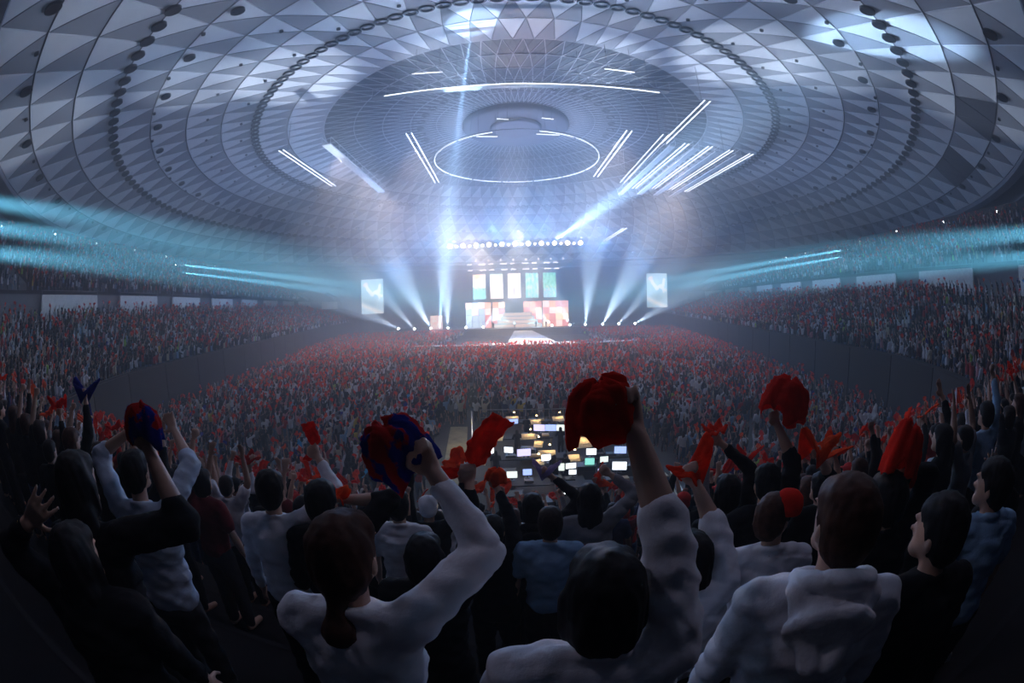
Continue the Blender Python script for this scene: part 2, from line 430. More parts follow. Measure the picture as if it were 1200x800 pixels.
def stand(side, line, sgn):
    UP_N = UP_ROWS[side]
    # padded fence: one pad after another
    wall = MB()
    wall.add([(*p, 0) for p in offset_line(line, .06, sgn)] + [(*p, 4.8) for p in offset_line(line, .06, sgn)] + [(*p, 4.8) for p in offset_line(line, .4, sgn)] + [(*p, 4.0) for p in offset_line(line, .4, sgn)], [(r * len(line) + i, r * len(line) + i + 1, (r + 1) * len(line) + i + 1, (r + 1) * len(line) + i) for r in range(3) for i in range(len(line) - 1)])
    w = structure(wall.build('wall_' + side, m_pad), 'tall dark padded fence below the seats on the ' + side)
    step = 6
    for i in range(0, len(line) - step, step):
        a, c = line[i], line[i + step]; d = (c - a).normalized(); nrm = Vector((-d.y, d.x)) * -sgn
        a2, c2 = a + d * .06, c - d * .06
        vs = []
        for z, t in ((.05, .10), (4.72, .10)):
            for q, s in ((a2, 0), (c2, 0), (c2, 1), (a2, 1)): vs.append((*(q + nrm * t * s - nrm * .04), z))
        p = MB().add(vs, [(0, 3, 2, 1), (4, 5, 6, 7), (0, 1, 5, 4), (1, 2, 6, 5), (2, 3, 7, 6), (3, 0, 4, 7)])
        p.build('fence_pad', m_pad, w)
    # stepped seating, lower and upper tier
    def tier(name, label, n, z0, rise, pitch, off0):
        b = MB(); L = len(line); prof = []
        for k in range(n): prof += [(off0 + k * pitch, z0 + k * rise), (off0 + (k + 1) * pitch, z0 + k * rise)]
        prof.append((off0 + n * pitch, z0 + n * rise))
        vs = []
        for o, z in prof: vs += [(*p, z) for p in offset_line(line, o, sgn)]
        fs = [(r * L + i, r * L + i + 1, (r + 1) * L + i + 1, (r + 1) * L + i) for r in range(len(prof) - 1) for i in range(L - 1)]
        b.add(vs, fs); structure(b.build(name, m_step), label)
    tier('floor_lower_stand_' + side, 'stepped lower stand on the ' + side, LOW_N, LOW_Z, LOW_RISE, LOW_PITCH, .4)
    tier('floor_upper_stand_' + side, 'stepped upper stand on the ' + side, UP_N, UP_Z, UP_RISE, UP_PITCH, UP_OFF)
    # concourse wall between the tiers, with cream parapets broken by stairways
    o1 = .4 + LOW_N * LOW_PITCH
    l1 = offset_line(line, o1, sgn); l2 = offset_line(line, UP_OFF, sgn); L = len(line)
    b = MB().add([(*p, LOW_Z + LOW_N * LOW_RISE) for p in l1] + [(*p, LOW_Z + LOW_N * LOW_RISE) for p in l2] + [(*p, UP_Z) for p in l2], [(r * L + i, r * L + i + 1, (r + 1) * L + i + 1, (r + 1) * L + i) for r in range(2) for i in range(L - 1)])
    cw = structure(b.build('wall_concourse_' + side, m_conc), 'concourse wall between the two tiers on the ' + side)
    zt = LOW_Z + LOW_N * LOW_RISE
    i = 2
    while i + 12 < L:
        pts = offset_line(line, UP_OFF - .5, sgn)[i:i + 11]
        b = MB(); m = len(pts); back = offset_line(line, UP_OFF - .25, sgn)[i:i + 11]
        b.add([(*p, zt) for p in pts] + [(*p, zt + 2.6) for p in pts] + [(*p, zt + 2.6) for p in back] + [(*p, zt) for p in back], [(r * m + j, r * m + j + 1, (r + 1) * m + j + 1, (r + 1) * m + j) for r in range(3) for j in range(m - 1)] + [(0, m, 2 * m, 3 * m), (m - 1, 4 * m - 1, 3 * m - 1, 2 * m - 1)])
        b.build('parapet', m_para, cw)
        b = MB(); b.path([(p.x, p.y, zt + 3.0) for p in pts], .04, 4); b.path([(pts[0].x, pts[0].y, zt + 2.5), (pts[0].x, pts[0].y, zt + 3.0)], .04, 4); b.path([(pts[-1].x, pts[-1].y, zt + 2.5), (pts[-1].x, pts[-1].y, zt + 3.0)], .04, 4)
        b.build('handrail', m_rim, cw)
        if i % 2 == 0 or True:          # raised stair box in the tier above
            q0 = offset_line(line, UP_OFF + 1.2, sgn); q1 = offset_line(line, UP_OFF + 5.4, sgn)
            a, c, a1, c1 = q0[i + 11], q0[i + 14 if i + 14 < L else L - 1], q1[i + 11], q1[i + 14 if i + 14 < L else L - 1]
            b = MB().add([(*a, UP_Z), (*c, UP_Z), (*c1, UP_Z + 2), (*a1, UP_Z + 2), (*a, UP_Z + 1.1), (*c, UP_Z + 1.1), (*c1, UP_Z + 3.6), (*a1, UP_Z + 3.6)], [(0, 1, 5, 4), (1, 2, 6, 5), (2, 3, 7, 6), (3, 0, 4, 7), (4, 5, 6, 7)])
            b.build('stair_box', m_conc, cw)
        i += 15
    # small white lamps under the roof edge
    for j in range(8, L - 24, 13):
        p = offset_line(line, UP_OFF + UP_N * UP_PITCH + 1.0, sgn)[j]
        o = link('bulkhead_lamp', bulb); o.location = (p.x, p.y, UP_Z + UP_N * UP_RISE + 1.3 + .4 * rnd.random())
        tag(o, '%s small white bulkhead lamp above the %s top seats, counting away from the camera' % (ORD[(j - 8) // 13], side), 'lamp', 'bulkhead lamps above the upper seats on the ' + side)
    b = MB(); q = offset_line(line, UP_OFF + UP_N * UP_PITCH, sgn); q2 = offset_line(line, UP_OFF + UP_N * UP_PITCH + 1.6, sgn); zz = UP_Z + UP_N * UP_RISE
    b.add([(*p, zz) for p in q] + [(*p, zz) for p in q2] + [(*p, zz + 2.2) for p in q2], [(r * L + i, r * L + i + 1, (r + 1) * L + i + 1, (r + 1) * L + i) for r in range(2) for i in range(L - 1)])
    structure(b.build('wall_upper_' + side, m_dark), 'dark wall behind the top row of seats on the ' + side)
    return line
stand('left', FLs, 1)
stand('right', FRs, -1)
# home stand under the camera: rows step down to the floor
ROW_P, ROW_R, ROW_N = .85, .42, 13
def row_y(n): return .15 + ROW_P * n
def row_z(n): return CAMZ - 1.72 - ROW_R * n
def bend(x): return .010 * x * x            # rows curve forward at their ends
b = MB(); xs = [-26 + i for i in range(50)]; L = len(xs)
vs = []
prof = []
for n in range(-6, ROW_N): prof += [(row_y(n) - ROW_P / 2, row_z(n)), (row_y(n) + ROW_P / 2, row_z(n))]
prof.append((row_y(ROW_N - 1) + ROW_P / 2, 0.0))
for y, z in prof: vs += [(x, y + bend(x), z) for x in xs]
b.add(vs, [(r * L + i, r * L + i + 1, (r + 1) * L + i + 1, (r + 1) * L + i) for r in range(len(prof) - 1) for i in range(L - 1)])
home = structure(b.build('floor_near_stand', m_step), 'stepped concrete stand that drops from the camera to the arena floor')
m_nose = M('step_nosing_grey', (.022, .022, .025), .9, spec=.1)
for n in range(0, ROW_N):
    b = MB()
    for i in range(L - 1):
        x0, x1 = xs[i], xs[i + 1]; y = row_y(n) + ROW_P / 2; z = row_z(n)
        b.add([(x0, y + bend(x0) - .05, z + .008), (x1, y + bend(x1) - .05, z + .008), (x1, y + bend(x1) + .004, z + .008), (x0, y + bend(x0) + .004, z + .008), (x0, y + bend(x0) + .004, z - .04), (x1, y + bend(x1) + .004, z - .04)], [(0, 1, 2, 3), (3, 2, 5, 4)])
    b.build('step_nosing', m_nose, home)
# ------------------------------------------------------------------ stage
SY = 118.0
m_black = M('stage_black', (.012, .012, .014), .7)
m_deck = M('stage_deck_grey', (.30, .30, .32), .5)
m_white_deck = M('runway_white', (.82, .80, .78), .45, .04)
m_truss = M('truss_aluminium', (.35, .36, .38), .4, metal=.7)
m_case = M('lamp_case_black', (.015, .015, .018), .5)
st = thing('stage', 'wide black concert stage with pale deck and pink LED steps', 'stage', (0, SY, 0))
b = MB().box((-1.5, 8, .95), (70, 16, 1.9)); b.build('base', m_black, st)
b = MB().box((-1.5, 8, 1.95), (70.2, 16.2, .1)); b.build('deck', m_deck, st)
b = MB().box((-1.1, 5.2, 2.5), (13, 3, 1.0)).box((-1.1, 6.2, 3.5), (11, 3, 1.0)).box((-1.1, 7.2, 4.5), (9, 3, 1.0)).box((-1.1, 8.2, 5.5), (8, 3, 1.0))
b.build('staircase', m_deck, st)
LED_K = 1.0
# LED wall of square tiles, each tile a piece
def M_led(name, col, s):
    m = M(name, tuple(.06 * q for q in col), .6, .25, 2.5, emit=s * LED_K, ecol=col); return m
led_cols = [M_led('led_tile_%s' % n, c, s) for n, c, s in (('peach', (1, .46, .28), 1.5), ('pink', (1, .36, .34), 1.2), ('cream', (1, .74, .52), 1.9), ('rose_white', (1, .66, .60), 1.9), ('sky', (.55, .75, 1), 1.3))]
tile = MB().box((0, 0, 0), (1.66, .16, 1.66), 0).box((0, -.09, 0), (1.56, .04, 1.56), 0).mesh('led_tile', led_cols[0])
for r in range(4):
    for c in range(16):
        x = -14.2 + c * 1.74; z = 2.95 + r * 1.74
        if 5 <= c <= 9 and r >= 2 and abs(c - 7) < 2: continue
        o = link('led_tile', tile, st); o.location = (x, 3.6 if (c < 4 or c > 11) else 7.9 + r * .5, z)
        k = rnd.choices((0, 1, 2, 3), (4, 4, 2, 2))[0]
        if c < 3: k = rnd.choice((4, 4, 3))
        if 5 < c < 10 and r < 2: k = rnd.choice((2, 3, 2, 0))
        o.material_slots[0].link = 'OBJECT'; o.material_slots[0].material = led_cols[k]
m_ledstep = M('led_step_front', (.06, .05, .04), .6, emit=.8, ecol=(1, .74, .62))
for i in range(4): MB().box((-1.1, 3.68 + i, 2.5 + i), (12.6 - 2 * min(i, 2) - (1 if i == 3 else 0), .05, .8)).build('led_step', m_ledstep, st)

def paint_screen(nx, nz, fn, gain=1.0):
    me = bpy.data.meshes.new('display'); vs = []; fs = []; col = []
    for j in range(nz + 1):
        for i in range(nx + 1):
            u, v = i / nx, j / nz; vs.append((u - .5, 0, v - .5)); col += [*fn(u, v), 1.0]
    for j in range(nz):
        for i in range(nx): a = j * (nx + 1) + i; fs.append((a, a + 1, a + nx + 2, a + nx + 1))
    me.from_pydata(vs, [], fs); at_ = me.color_attributes.new('col', 'FLOAT_COLOR', 'POINT'); at_.data.foreach_set('color', [q * gain for q in col])
    me.materials.append(M_attr('screen_glow', .4, 1.0)); me.update(); return me
def mix(a, c, t): t = max(0, min(1, t)); return tuple(p * (1 - t) + q * t for p, q in zip(a, c))
def nz2(u, v, s, k=0): return mnoise.noise(Vector((u * s, v * s, k)))
def img1(u, v):
    c = mix((.25, .75, .72), (1, .97, .92), (v - .30) * 4 + nz2(u, v, 5) * .8)
    c = mix(c, (1.1, .72, .38), (v - .58 - abs(u - .35) * .5) * 3 + nz2(u, v, 6, 2) * .5)
    return mix(c, (.15, .55, .38), (.34 - abs(v - .36)) * 2 * max(0, nz2(u, v, 9, 5) + .1) * 3)
def img2(u, v): return mix((1.15, 1.13, 1.1), (.62, .95, .85), (v - .72) * 3 + nz2(u, v, 6, 3) * .7)
def img3(u, v):
    c = mix((1.2, 1.18, 1.2), (1.0, .85, .8), .4 + nz2(u, v, 5, 4))
    return mix(c, (.45, .42, .62), 1.2 - (((u - .48) / .12) ** 2 + ((v - .28) / .26) ** 2))
def img4(u, v): return mix((.16, .74, .80), (.62, 1.0, .92), .3 + nz2(u, v, 6, 7) * 1.3 + (.5 - abs(v - .5)) * .5)
def img5(u, v):
    c = mix((.10, .62, .40), (.30, .85, .62), .5 + nz2(u, v, 7, 9) * 1.4)
    c = mix(c, (.35, .75, .95), (.42 - v) * 4 + nz2(u, v, 5, 1)); return mix(c, (1, .8, .45), (.3 - abs(v - .3)) * 2 * max(0, nz2(u, v, 8, 2)) * 3)
m_frame = M('screen_frame_black', (.02, .02, .022), .5)
def screen(name, label, x0, x1, z0, z1, y, fn, rz=0.0, nx=24, nz=44, gain=1.0):
    t = thing(name, label, 'screen', ((x0 + x1) / 2, y, z0), rz)
    w, h = x1 - x0, z1 - z0
    o = link('display', paint_screen(nx, nz, fn, gain), t); o.scale = (w, 1, h); o.location = (0, -.13, h / 2)
    MB().box((0, .06, h / 2), (w + .12, .36, h + .12)).build('cabinet', m_frame, t)
    for s in (-1, 1): MB().tube((s * w * .35, .05, h), (s * w * .35, .05, h + 2.2), .04, n=4).build('hanging_bar', m_truss, t)
names = ['leftmost of the five tall stage screens, orange above teal', 'second stage screen from the left, glowing nearly white', 'middle stage screen, white with a small figure shape', 'fourth stage screen from the left, plain teal', 'rightmost of the five tall stage screens, green and blue']
for i, (x0, fn) in enumerate(zip((-12.7, -8.1, -3.4, 1.3, 6.0), (img1, img2, img3, img4, img5))):
    screen('stage_screen', names[i], x0, x0 + 3.4, 9.9, 16.5, SY + 2, fn, gain=1.2)
def seg(u, v, a, c, w):
    dx, dy = c[0] - a[0], c[1] - a[1]; t = max(0, min(1, ((u - a[0]) * dx + (v - a[1]) * dy) / (dx * dx + dy * dy)))
    return 1 - math.hypot(u - a[0] - t * dx, (v - a[1] - t * dy) * 1.5) / w
def img_side(u, v):
    c = mix((.40, .62, .78), (.58, .78, .90), .5 + nz2(u, v, 3, 6)); c = mix(c, (.36, .55, .66), (.45 - abs(v - .42 + u * .25)) * 1.2 - .1)
    c = mix(c, (.95, .99, 1), (.12 - abs(v - .12 - (.5 - u) * .3)) * 8)
    arm = max(seg(u, v, (.20, .86), (.30, .72), .07), seg(u, v, (.30, .72), (.50, .55), .085), seg(u, v, (.50, .55), (.62, .62), .07), seg(u, v, (.62, .62), (.80, .64), .08), seg(u, v, (.80, .64), (.86, .82), .065), seg(u, v, (.66, .60), (.92, .50), .06), seg(u, v, (.80, .52), (.82, .44), .04))
    c = mix(c, (1.15, 1.12, 1.1), arm * 3); return mix(c, (1.1, .82, .80), seg(u, v, (.16, .84), (.24, .86), .08) * 3)
screen('side_screen', 'upright side screen left of the stage showing pale raised arms', -43.6, -37.2, 7.1, 16.5, SY, img_side, .04, 40, 60, 1.05)
screen('side_screen', 'upright side screen right of the stage showing pale raised arms', 33.9, 39.8, 6.8, 16.0, SY, img_side, -.04, 40, 60, 1.05)
def img_small(u, v): return mix((1, .62, .5), (1, .92, .85), .5 + nz2(u, v, 9, 4) * 1.6)
screen('small_screen', 'small peach LED panel standing on stage left of the steps', -24.4, -21.0, 2.2, 5.9, SY + 1, img_small, 0, 10, 10)

# runway and centre stage in front of it
rw = thing('runway', 'white T-shaped runway reaching out from the stage into the crowd', 'runway', (0, 0, 0))
def slab(name, quad, z, mat, th=.12):
    vs = [(x, y, z) for x, y in quad] + [(x, y, z - th) for x, y in quad]
    return MB().add(vs, [(0, 1, 2, 3), (7, 6, 5, 4), (0, 4, 5, 1), (1, 5, 6, 2), (2, 6, 7, 3), (3, 7, 4, 0)]).build(name, mat, rw)
slab('walkway', [(-2.6, 80), (6.2, 80), (2.6, 117.8), (-2.0, 117.8)], 1.32, m_white_deck)
slab('centre_platform', [(-7.5, 75.5), (9.5, 75.5), (9.5, 80.0), (-7.5, 80.0)], 1.34, m_white_deck)
slab('side_arm', [(-20, 78.5), (-7.5, 76.3), (-7.5, 78.0), (-20, 80.0)], 1.30, m_white_deck)
slab('side_arm', [(9.5, 76.3), (21.5, 79.5), (21.5, 81.0), (9.5, 78.0)], 1.30, m_white_deck)
slab('runway_base', [(-7.3, 75.7), (9.3, 75.7), (9.3, 79.8), (-7.3, 79.8)], 1.22, m_black, 1.2)
slab('runway_base', [(-2.4, 79.8), (6.0, 79.8), (2.4, 117.6), (-1.8, 117.6)], 1.20, m_black, 1.2)
slab('runway_base', [(-19.8, 78.7), (-7.4, 76.5), (-7.4, 77.9), (-19.8, 79.9)], 1.18, m_black, 1.15)
slab('runway_base', [(9.4, 76.5), (21.3, 79.7), (21.3, 80.9), (9.4, 77.9)], 1.18, m_black, 1.15)

# lamp trusses over the stage
def truss_mesh(b, a, c, s=.5, bay=1.2, r=.05):
    a, c = Vector(a), Vector(c); d = (c - a); n = max(2, int(d.length / bay)); d.normalize()
    up = Vector((0, 0, 1)); sd = d.cross(up).normalized()
    cor = [up * s / 2 + sd * s / 2, up * s / 2 - sd * s / 2, -up * s / 2 - sd * s / 2, -up * s / 2 + sd * s / 2]
    for k in cor: b.tube(a + k, c + k, r, n=4)
    for i in range(n):
        p, q = a.lerp(c, i / n), a.lerp(c, (i + 1) / n)
        for j in range(4): b.tube(p + cor[j], q + cor[(j + 1) % 4], r * .5, n=3, caps=False)
tr = thing('lamp_truss', 'long lamp truss hung high above the stage screens', 'truss', (0, SY - 1, 24.5))
b = MB(); truss_mesh(b, (-19, 0, 0), (17, 0, 0), .7); b.build('frame', m_truss, tr)
for x in (-17, -8, 1, 10, 15): MB().tube((x, 0, .3), (x * .9, 2, 16), .03, n=3).build('hanging_cable', m_case, tr)
m_warm = M('lamp_lens_warm', (1, .9, .75), .3, emit=26.0, ecol=(1, .84, .62))
m_cool = M('lamp_lens_cool', (.9, .95, 1), .3, emit=90.0, ecol=(.80, .90, 1))
def lamp(label, loc, aim, s, lens, group, cat='stage lamp'):
    t = thing('stage_lamp', label, cat, loc, 0, group)
    d = (Vector(aim) - Vector(loc)).normalized(); q = d.to_track_quat('-Y', 'Z')
    b = MB().lathe([(s * .45, -s * .8), (s * .55, -s * .5), (s * .6, s * .3), (s * .62, s * .36)], n=12); o = b.build('housing', m_case, t)
    rot = d.to_track_quat('Z', 'Y'); o.rotation_euler = rot.to_euler()
    b = MB().lathe([(s * .1, s * .44), (s * .4, s * .42), (s * .56, s * .37), (s * .5, s * .30)], n=12); b.build('lens', lens, o)
    b = MB().box((-s * .72, 0, 0), (s * .08, s * .25, s * 1.1)).box((s * .72, 0, 0), (s * .08, s * .25, s * 1.1)).box((0, 0, s * .55), (s * 1.5, s * .25, s * .08)); b.build('yoke', m_case, t)
    return t
order = ['leftmost', 'second', 'third', 'fourth', 'fifth', 'sixth', 'seventh', 'eighth', 'ninth', 'tenth', 'rightmost', 'twelfth']
for i in range(11):
    x = -18.0 + i * 3.38
    lamp('big warm lamp on the high stage truss, ' + order[i] + (' of eleven' if i in (0, 10) else ' from the left'), (x, SY - 2.2, 23.9), (x * .6, 30, 8), .95, m_warm, 'big warm truss lamps')
    if i < 10: lamp('small white lamp between big ones on the stage truss, ' + order[i] + (' of ten' if i == 0 else ' from the left'), (x + 1.69, SY - 2.0, 23.75), (x * .6, 30, 8), .45, m_warm, 'small truss lamps')
bt = thing('batten_rig', 'double row of short white lamp bars hung above the five screens', 'lighting rig', (0, SY + 1, 18.5))
b = MB(); truss_mesh(b, (-14, 0, .9), (11, 0, .9), .4); truss_mesh(b, (-13.6, 0, -.7), (10.6, 0, -.7), .4); b.build('frame', m_truss, bt)
m_bar = M('lamp_bar_white', (1, .95, .93), .3, emit=4.5, ecol=(1, .93, .92))
for r, z in ((0, .55), (1, -1.0)):
    for i in range(9):
        x = -13.4 + i * 2.85 + .5 * (i % 2) + r * .2; MB().box((x, -.35, z), (1.6 if i % 2 else 1.2, .12, .14)).build('lamp_bar', m_bar, bt)
for i in range(8): MB().lathe([(.05, -.2), (.16, -.1), (.18, .1), (.08, .18)], (-11.6 + i * 3.3, -.3, 1.55), 8).build('lamp_head', m_bar, bt)

# beam lamps along the front of the stage floor
fl = [(467, 385), (486, 387), (505, 386), (525, 386), (546, 384), (566, 384.5), (647, 382), (668, 382), (686, 382.5), (706, 381), (725, 380), (744, 379)]
tg = [(360, 335), (395, 285), (430, 250), (520, 220), (590, 290), (620, 330), (590, 330), (625, 290), (700, 210), (775, 255), (815, 275), (850, 315)]
for i, (p, q) in enumerate(zip(fl, tg)):
    a = at_y(p[0], p[1], SY - .4); a.z = max(a.z, 2.5); c = at(q[0], q[1], 85)
    lamp('floor beam lamp at the stage edge, ' + ('leftmost of twelve' if i == 0 else 'rightmost of twelve' if i == 11 else order[i] + ' from the left' if i != 10 else 'eleventh from the left'), a, c, .42, m_cool, 'floor beam lamps')
    edge = i in (4, 5, 6, 7)
    spot('floor_beam_light', a + (c - a).normalized() * .6, c, 11 if edge or i in (0, 1, 10, 11) else 15, FLOOR_W * (.45 if edge else .55 if i in (0, 1, 10, 11) else 1.05), (.58, .76, 1), .75, .2)

# things hung under the roof
m_tube = M('tube_light_white', (.9, .95, 1), .4, emit=TUBE_E, ecol=(.82, .90, 1))
m_walk = M('catwalk_white_paint', (.80, .82, .85), .5)
m_cable = M('cable_black', (.02, .02, .025), .6)
def hang(b, p, zt=None):
    r = math.hypot(p[0], p[1] - D); b.tube(p, (p[0], p[1], ZC + math.sqrt(RS * RS - r * r) - .3), .035, n=3, caps=False)
ZB = CAMZ + .30 * D
def catwalk(a, c, label, w=1.3, z=ZB):
    t = thing('roof_catwalk', label, 'catwalk', (0, 0, 0), 0, 'catwalks under the dome')
    a, c = Vector((*a, z)), Vector((*c, z)); d = (c - a).normalized(); s = Vector((-d.y, d.x, 0))
    b = MB()
    vs = [a + s * w / 2, c + s * w / 2, c - s * w / 2, a - s * w / 2]; b.add(vs + [v - Vector((0, 0, .25)) for v in vs], [(0, 1, 2, 3), (7, 6, 5, 4), (0, 4, 5, 1), (1, 5, 6, 2), (2, 6, 7, 3), (3, 7, 4, 0)]); b.build('deck', m_walk, t)
    for k in (-1, 1):
        MB().tube(a + s * w / 2 * k + Vector((0, 0, 1.1)), c + s * w / 2 * k + Vector((0, 0, 1.1)), .05, n=4).build('handrail', m_walk, t)
        for i in range(9): p = a.lerp(c, i / 8) + s * w / 2 * k; MB().tube(p, p + Vector((0, 0, 1.1)), .04, n=4).build('rail_post', m_walk, t)
    for q in (.15, .85): b = MB(); hang(b, a.lerp(c, q)); b.build('hanging_cable', m_cable, t)
def tubes(a, c, label, gap=.9, z=ZB, n=2):
    t = thing('tube_light', label, 'tube light', (0, 0, 0), 0, 'long tube lights under the dome')
    a, c = Vector((*a, z)), Vector((*c, z)); d = (c - a).normalized(); s = Vector((-d.y, d.x, 0))
    for k in range(n):
        o = s * gap * (k - (n - 1) / 2); MB().tube(a + o, c + o, .085, n=6).build('tube', m_tube, t)
    for i in range(6): p = a.lerp(c, i / 5); MB().box((p.x, p.y, p.z + .1), (gap + .2, .15, .08)).build('bracket', m_cable, t)
    for q in (.1, .9): b = MB(); hang(b, a.lerp(c, q)); b.build('hanging_cable', m_cable, t)
tubes((-39.5, 64.4), (-40.5, 90.8), 'pair of thin white tubes under the dome, far left')
catwalk((-31.1, 65.4), (-31.9, 100), 'single broad white catwalk under the dome left of centre', 1.6)
tubes((-16.9, 66.1), (-17.9, 97), 'pair of white tubes just left of the hanging light ring')
tubes((18.3, 67.5), (17.2, 95.7), 'pair of white tubes just right of the hanging light ring')
tubes((26.5, 53.3), (25.8, 72.4), 'short pair of tubes reaching nearest above the right catwalks')
for k, (a, c) in enumerate((((27.6, 72.9), (26.1, 111)), ((32.3, 73), (31, 110.3)), ((37, 73.6), (35.5, 110.5)), ((41.7, 74), (40.1, 111.4)))):
    catwalk(a, c, ('first', 'second', 'third', 'outermost')[k] + ' of four parallel white catwalks in the beam on the right', 1.15)
    tubes((a[0] + 2.3, a[1] - 1.5), (c[0] + 2.2, c[1] - 6), 'pair of tubes beside the ' + ('first', 'second', 'third', 'outermost')[k] + ' right catwalk', .8)
tubes((24.8, 68), (24.2, 100), 'pair of tubes on the inner side of the right catwalks', 1.0)
tubes((at_z(709, 282, 26).x, at_z(709, 282, 26).y), (at_z(733, 267, 26).x, at_z(733, 267, 26).y), 'lone short tube pair hanging low to the right of the stage truss', .8, 26)
# cross catwalk with a long tube, and the ring of light below the hub
cw = thing('cross_catwalk', 'long catwalk spanning the dome with one tube light along it', 'catwalk', (0, 0, 0))
zc = CAMZ + .32 * D
MB().box((1.0, 56.6, zc + .5), (42, 1.2, .25)).build('deck', m_rim, cw)
pts = [(-18.0, 55.4, zc), (-12, 55.2, zc), (0, 55.0, zc), (11.4, 55.6, zc), (20.4, 56.2, zc)]
MB().path(pts, .085, 6).build('tube', m_tube, cw)
b = MB()
for i in range(22): b.tube((-20 + i * 2, 56.0, zc + .6), (-20 + i * 2, 56.0, zc + 1.8), .05, n=4)
b.tube((-20, 56, zc + 1.8), (22, 56, zc + 1.8), .05, n=4); b.build('railing', m_gbar, cw)
for x in (-17, -8, 9, 19): b = MB(); hang(b, (x, 56.6, zc + .6)); b.build('hanging_cable', m_cable, cw)
for x0, x1, y, s in ((-13.4, -9.4, 52.6, 'left'), (12.0, 16.2, 53.0, 'right')): tubes((x0, y), (x1, y + .4), 'short single tube above the ' + s + ' part of the cross catwalk', .5, zc + 1.5, 1)
rg = thing('light_ring', 'thin ring of white tube lights hanging below the dome centre', 'light ring', (0, D, 0))
zr = CAMZ + .335 * D; n = 14
for i in range(n):
    if i == 0: continue
    a0 = (i - .46) / n * 2 * PI; a1 = (i + .46) / n * 2 * PI
    MB().path([(17.6 * math.sin(a0 + (a1 - a0) * k / 5), -17.6 * math.cos(a0 + (a1 - a0) * k / 5), zr) for k in range(6)], .08, 6).build('tube', m_tube, rg)
b = MB().path([(18.0 * math.sin(2 * PI * k / 48), -18.0 * math.cos(2 * PI * k / 48), zr + .15) for k in range(48)], .07, 4, close=True)
for k in range(8): a = 2 * PI * k / 8 + .3; b.tube((18 * math.sin(a), -18 * math.cos(a), zr), (16.5 * math.sin(a), -16.5 * math.cos(a), ZAPEX - .9), .03, n=3, caps=False)
b.build('hanging_frame', m_cable, rg)
for x, y, w in ((-7.5, 80.8, 4.0), (3.8, 80.6, 4.4), (-3.2, 72.6, 2.0), (4.5, 72.8, 2.0)): tubes((x, y), (x + w, y + .6), 'short white tube above the light ring, at %s of the hub' % ('near left' if (x < 0 and y < 75) else 'near right' if y < 75 else 'left' if x < 0 else 'right'), .5, zr + 1, 1)
# follow-spot lamps whose beams start in the seats
for i, (x, y, z) in enumerate(SIDE_SPOTS):
    s = 'left' if x < 0 else 'right'; h = 'upper' if i % 2 == 0 else 'lower'
    t = lamp('%s follow spot with a narrow beam in the %s upper seats' % (h, s), (x, y, z), (-1, 116, 6), .35, m_cool, 'follow spots', 'spotlight')
    MB().tube((.5, 0, -1.2 - (1.2 if i % 2 == 0 else 0)), (.5, 0, .4), .04, n=5).build('pole', m_case, t)
for i, (x, y, z, a, c, e) in enumerate(FOLLOW):
    lamp('follow spot beside the near stand, %s' % ('left, lowest', 'left, middle', 'left, highest', 'right, lower', 'right, higher')[i], (x, y - .5, z), (a, c, e), .35, m_cool, 'follow spots beside the near stand', 'spotlight')
# ------------------------------------------------------------------ people: one continuous body each, clothes and hair over it
dg_tmp = None
def blob(prims, voxel, smooth=4, ratio=None):
    """closed shapes grown together into one smooth skin"""
    bm = bmesh.new()
    for p in prims:
        if p[0] == 'cap':
            _, a, c, ra, rb = p; a, c = Vector(a), Vector(c); d = c - a; L = d.length
            n = 10; ax = d.normalized() if L > 1e-6 else Vector((0, 0, 1)); u = ax.orthogonal().normalized(); w = ax.cross(u)
            rings = []
            for t, base, r, s in [(-1, a, ra, 0)] and [(k, a, ra, math.sin(k)) for k in (-1.2, -.6)] + [(0, a, ra, 0), (0, c, rb, 0)] + [(k, c, rb, math.sin(k)) for k in (.6, 1.2)]:
                rr = r * math.cos(t); o = base + ax * (r * s)
                rings.append([bm.verts.new(o + (u * math.cos(2 * PI * i / n) + w * math.sin(2 * PI * i / n)) * rr) for i in range(n)])
            for q0, q1 in zip(rings, rings[1:]):
                for i in range(n): bm.faces.new((q0[i], q0[(i + 1) % n], q1[(i + 1) % n], q1[i]))
            bm.faces.new(list(reversed(rings[0]))); bm.faces.new(rings[-1])
        else:
            _, c, r = p[:3]; rot = p[3] if len(p) > 3 else (0, 0, 0)
            mtx = Matrix.Translation(Vector(c)) @ Matrix.Rotation(rot[2], 4, 'Z') @ Matrix.Rotation(rot[1], 4, 'Y') @ Matrix.Rotation(rot[0], 4, 'X') @ Matrix.Diagonal((*r, 1))
            bmesh.ops.create_icosphere(bm, subdivisions=2, radius=1.0, matrix=mtx)
    bmesh.ops.recalc_face_normals(bm, faces=bm.faces)
    me = bpy.data.meshes.new('tmp'); bm.to_mesh(me); bm.free()
    o = bpy.data.objects.new('tmp', me); COL.objects.link(o)
    r = o.modifiers.new('r', 'REMESH'); r.mode = 'VOXEL'; r.voxel_size = voxel; r.use_smooth_shade = True
    if smooth: s = o.modifiers.new('s', 'SMOOTH'); s.iterations = smooth; s.factor = .5
    if ratio: d = o.modifiers.new('d', 'DECIMATE'); d.ratio = ratio
    dg = bpy.context.evaluated_depsgraph_get()
    out = bpy.data.meshes.new_from_object(o.evaluated_get(dg))
    bpy.data.objects.remove(o); bpy.data.meshes.remove(me)
    out.polygons.foreach_set('use_smooth', [True] * len(out.polygons))
    return out
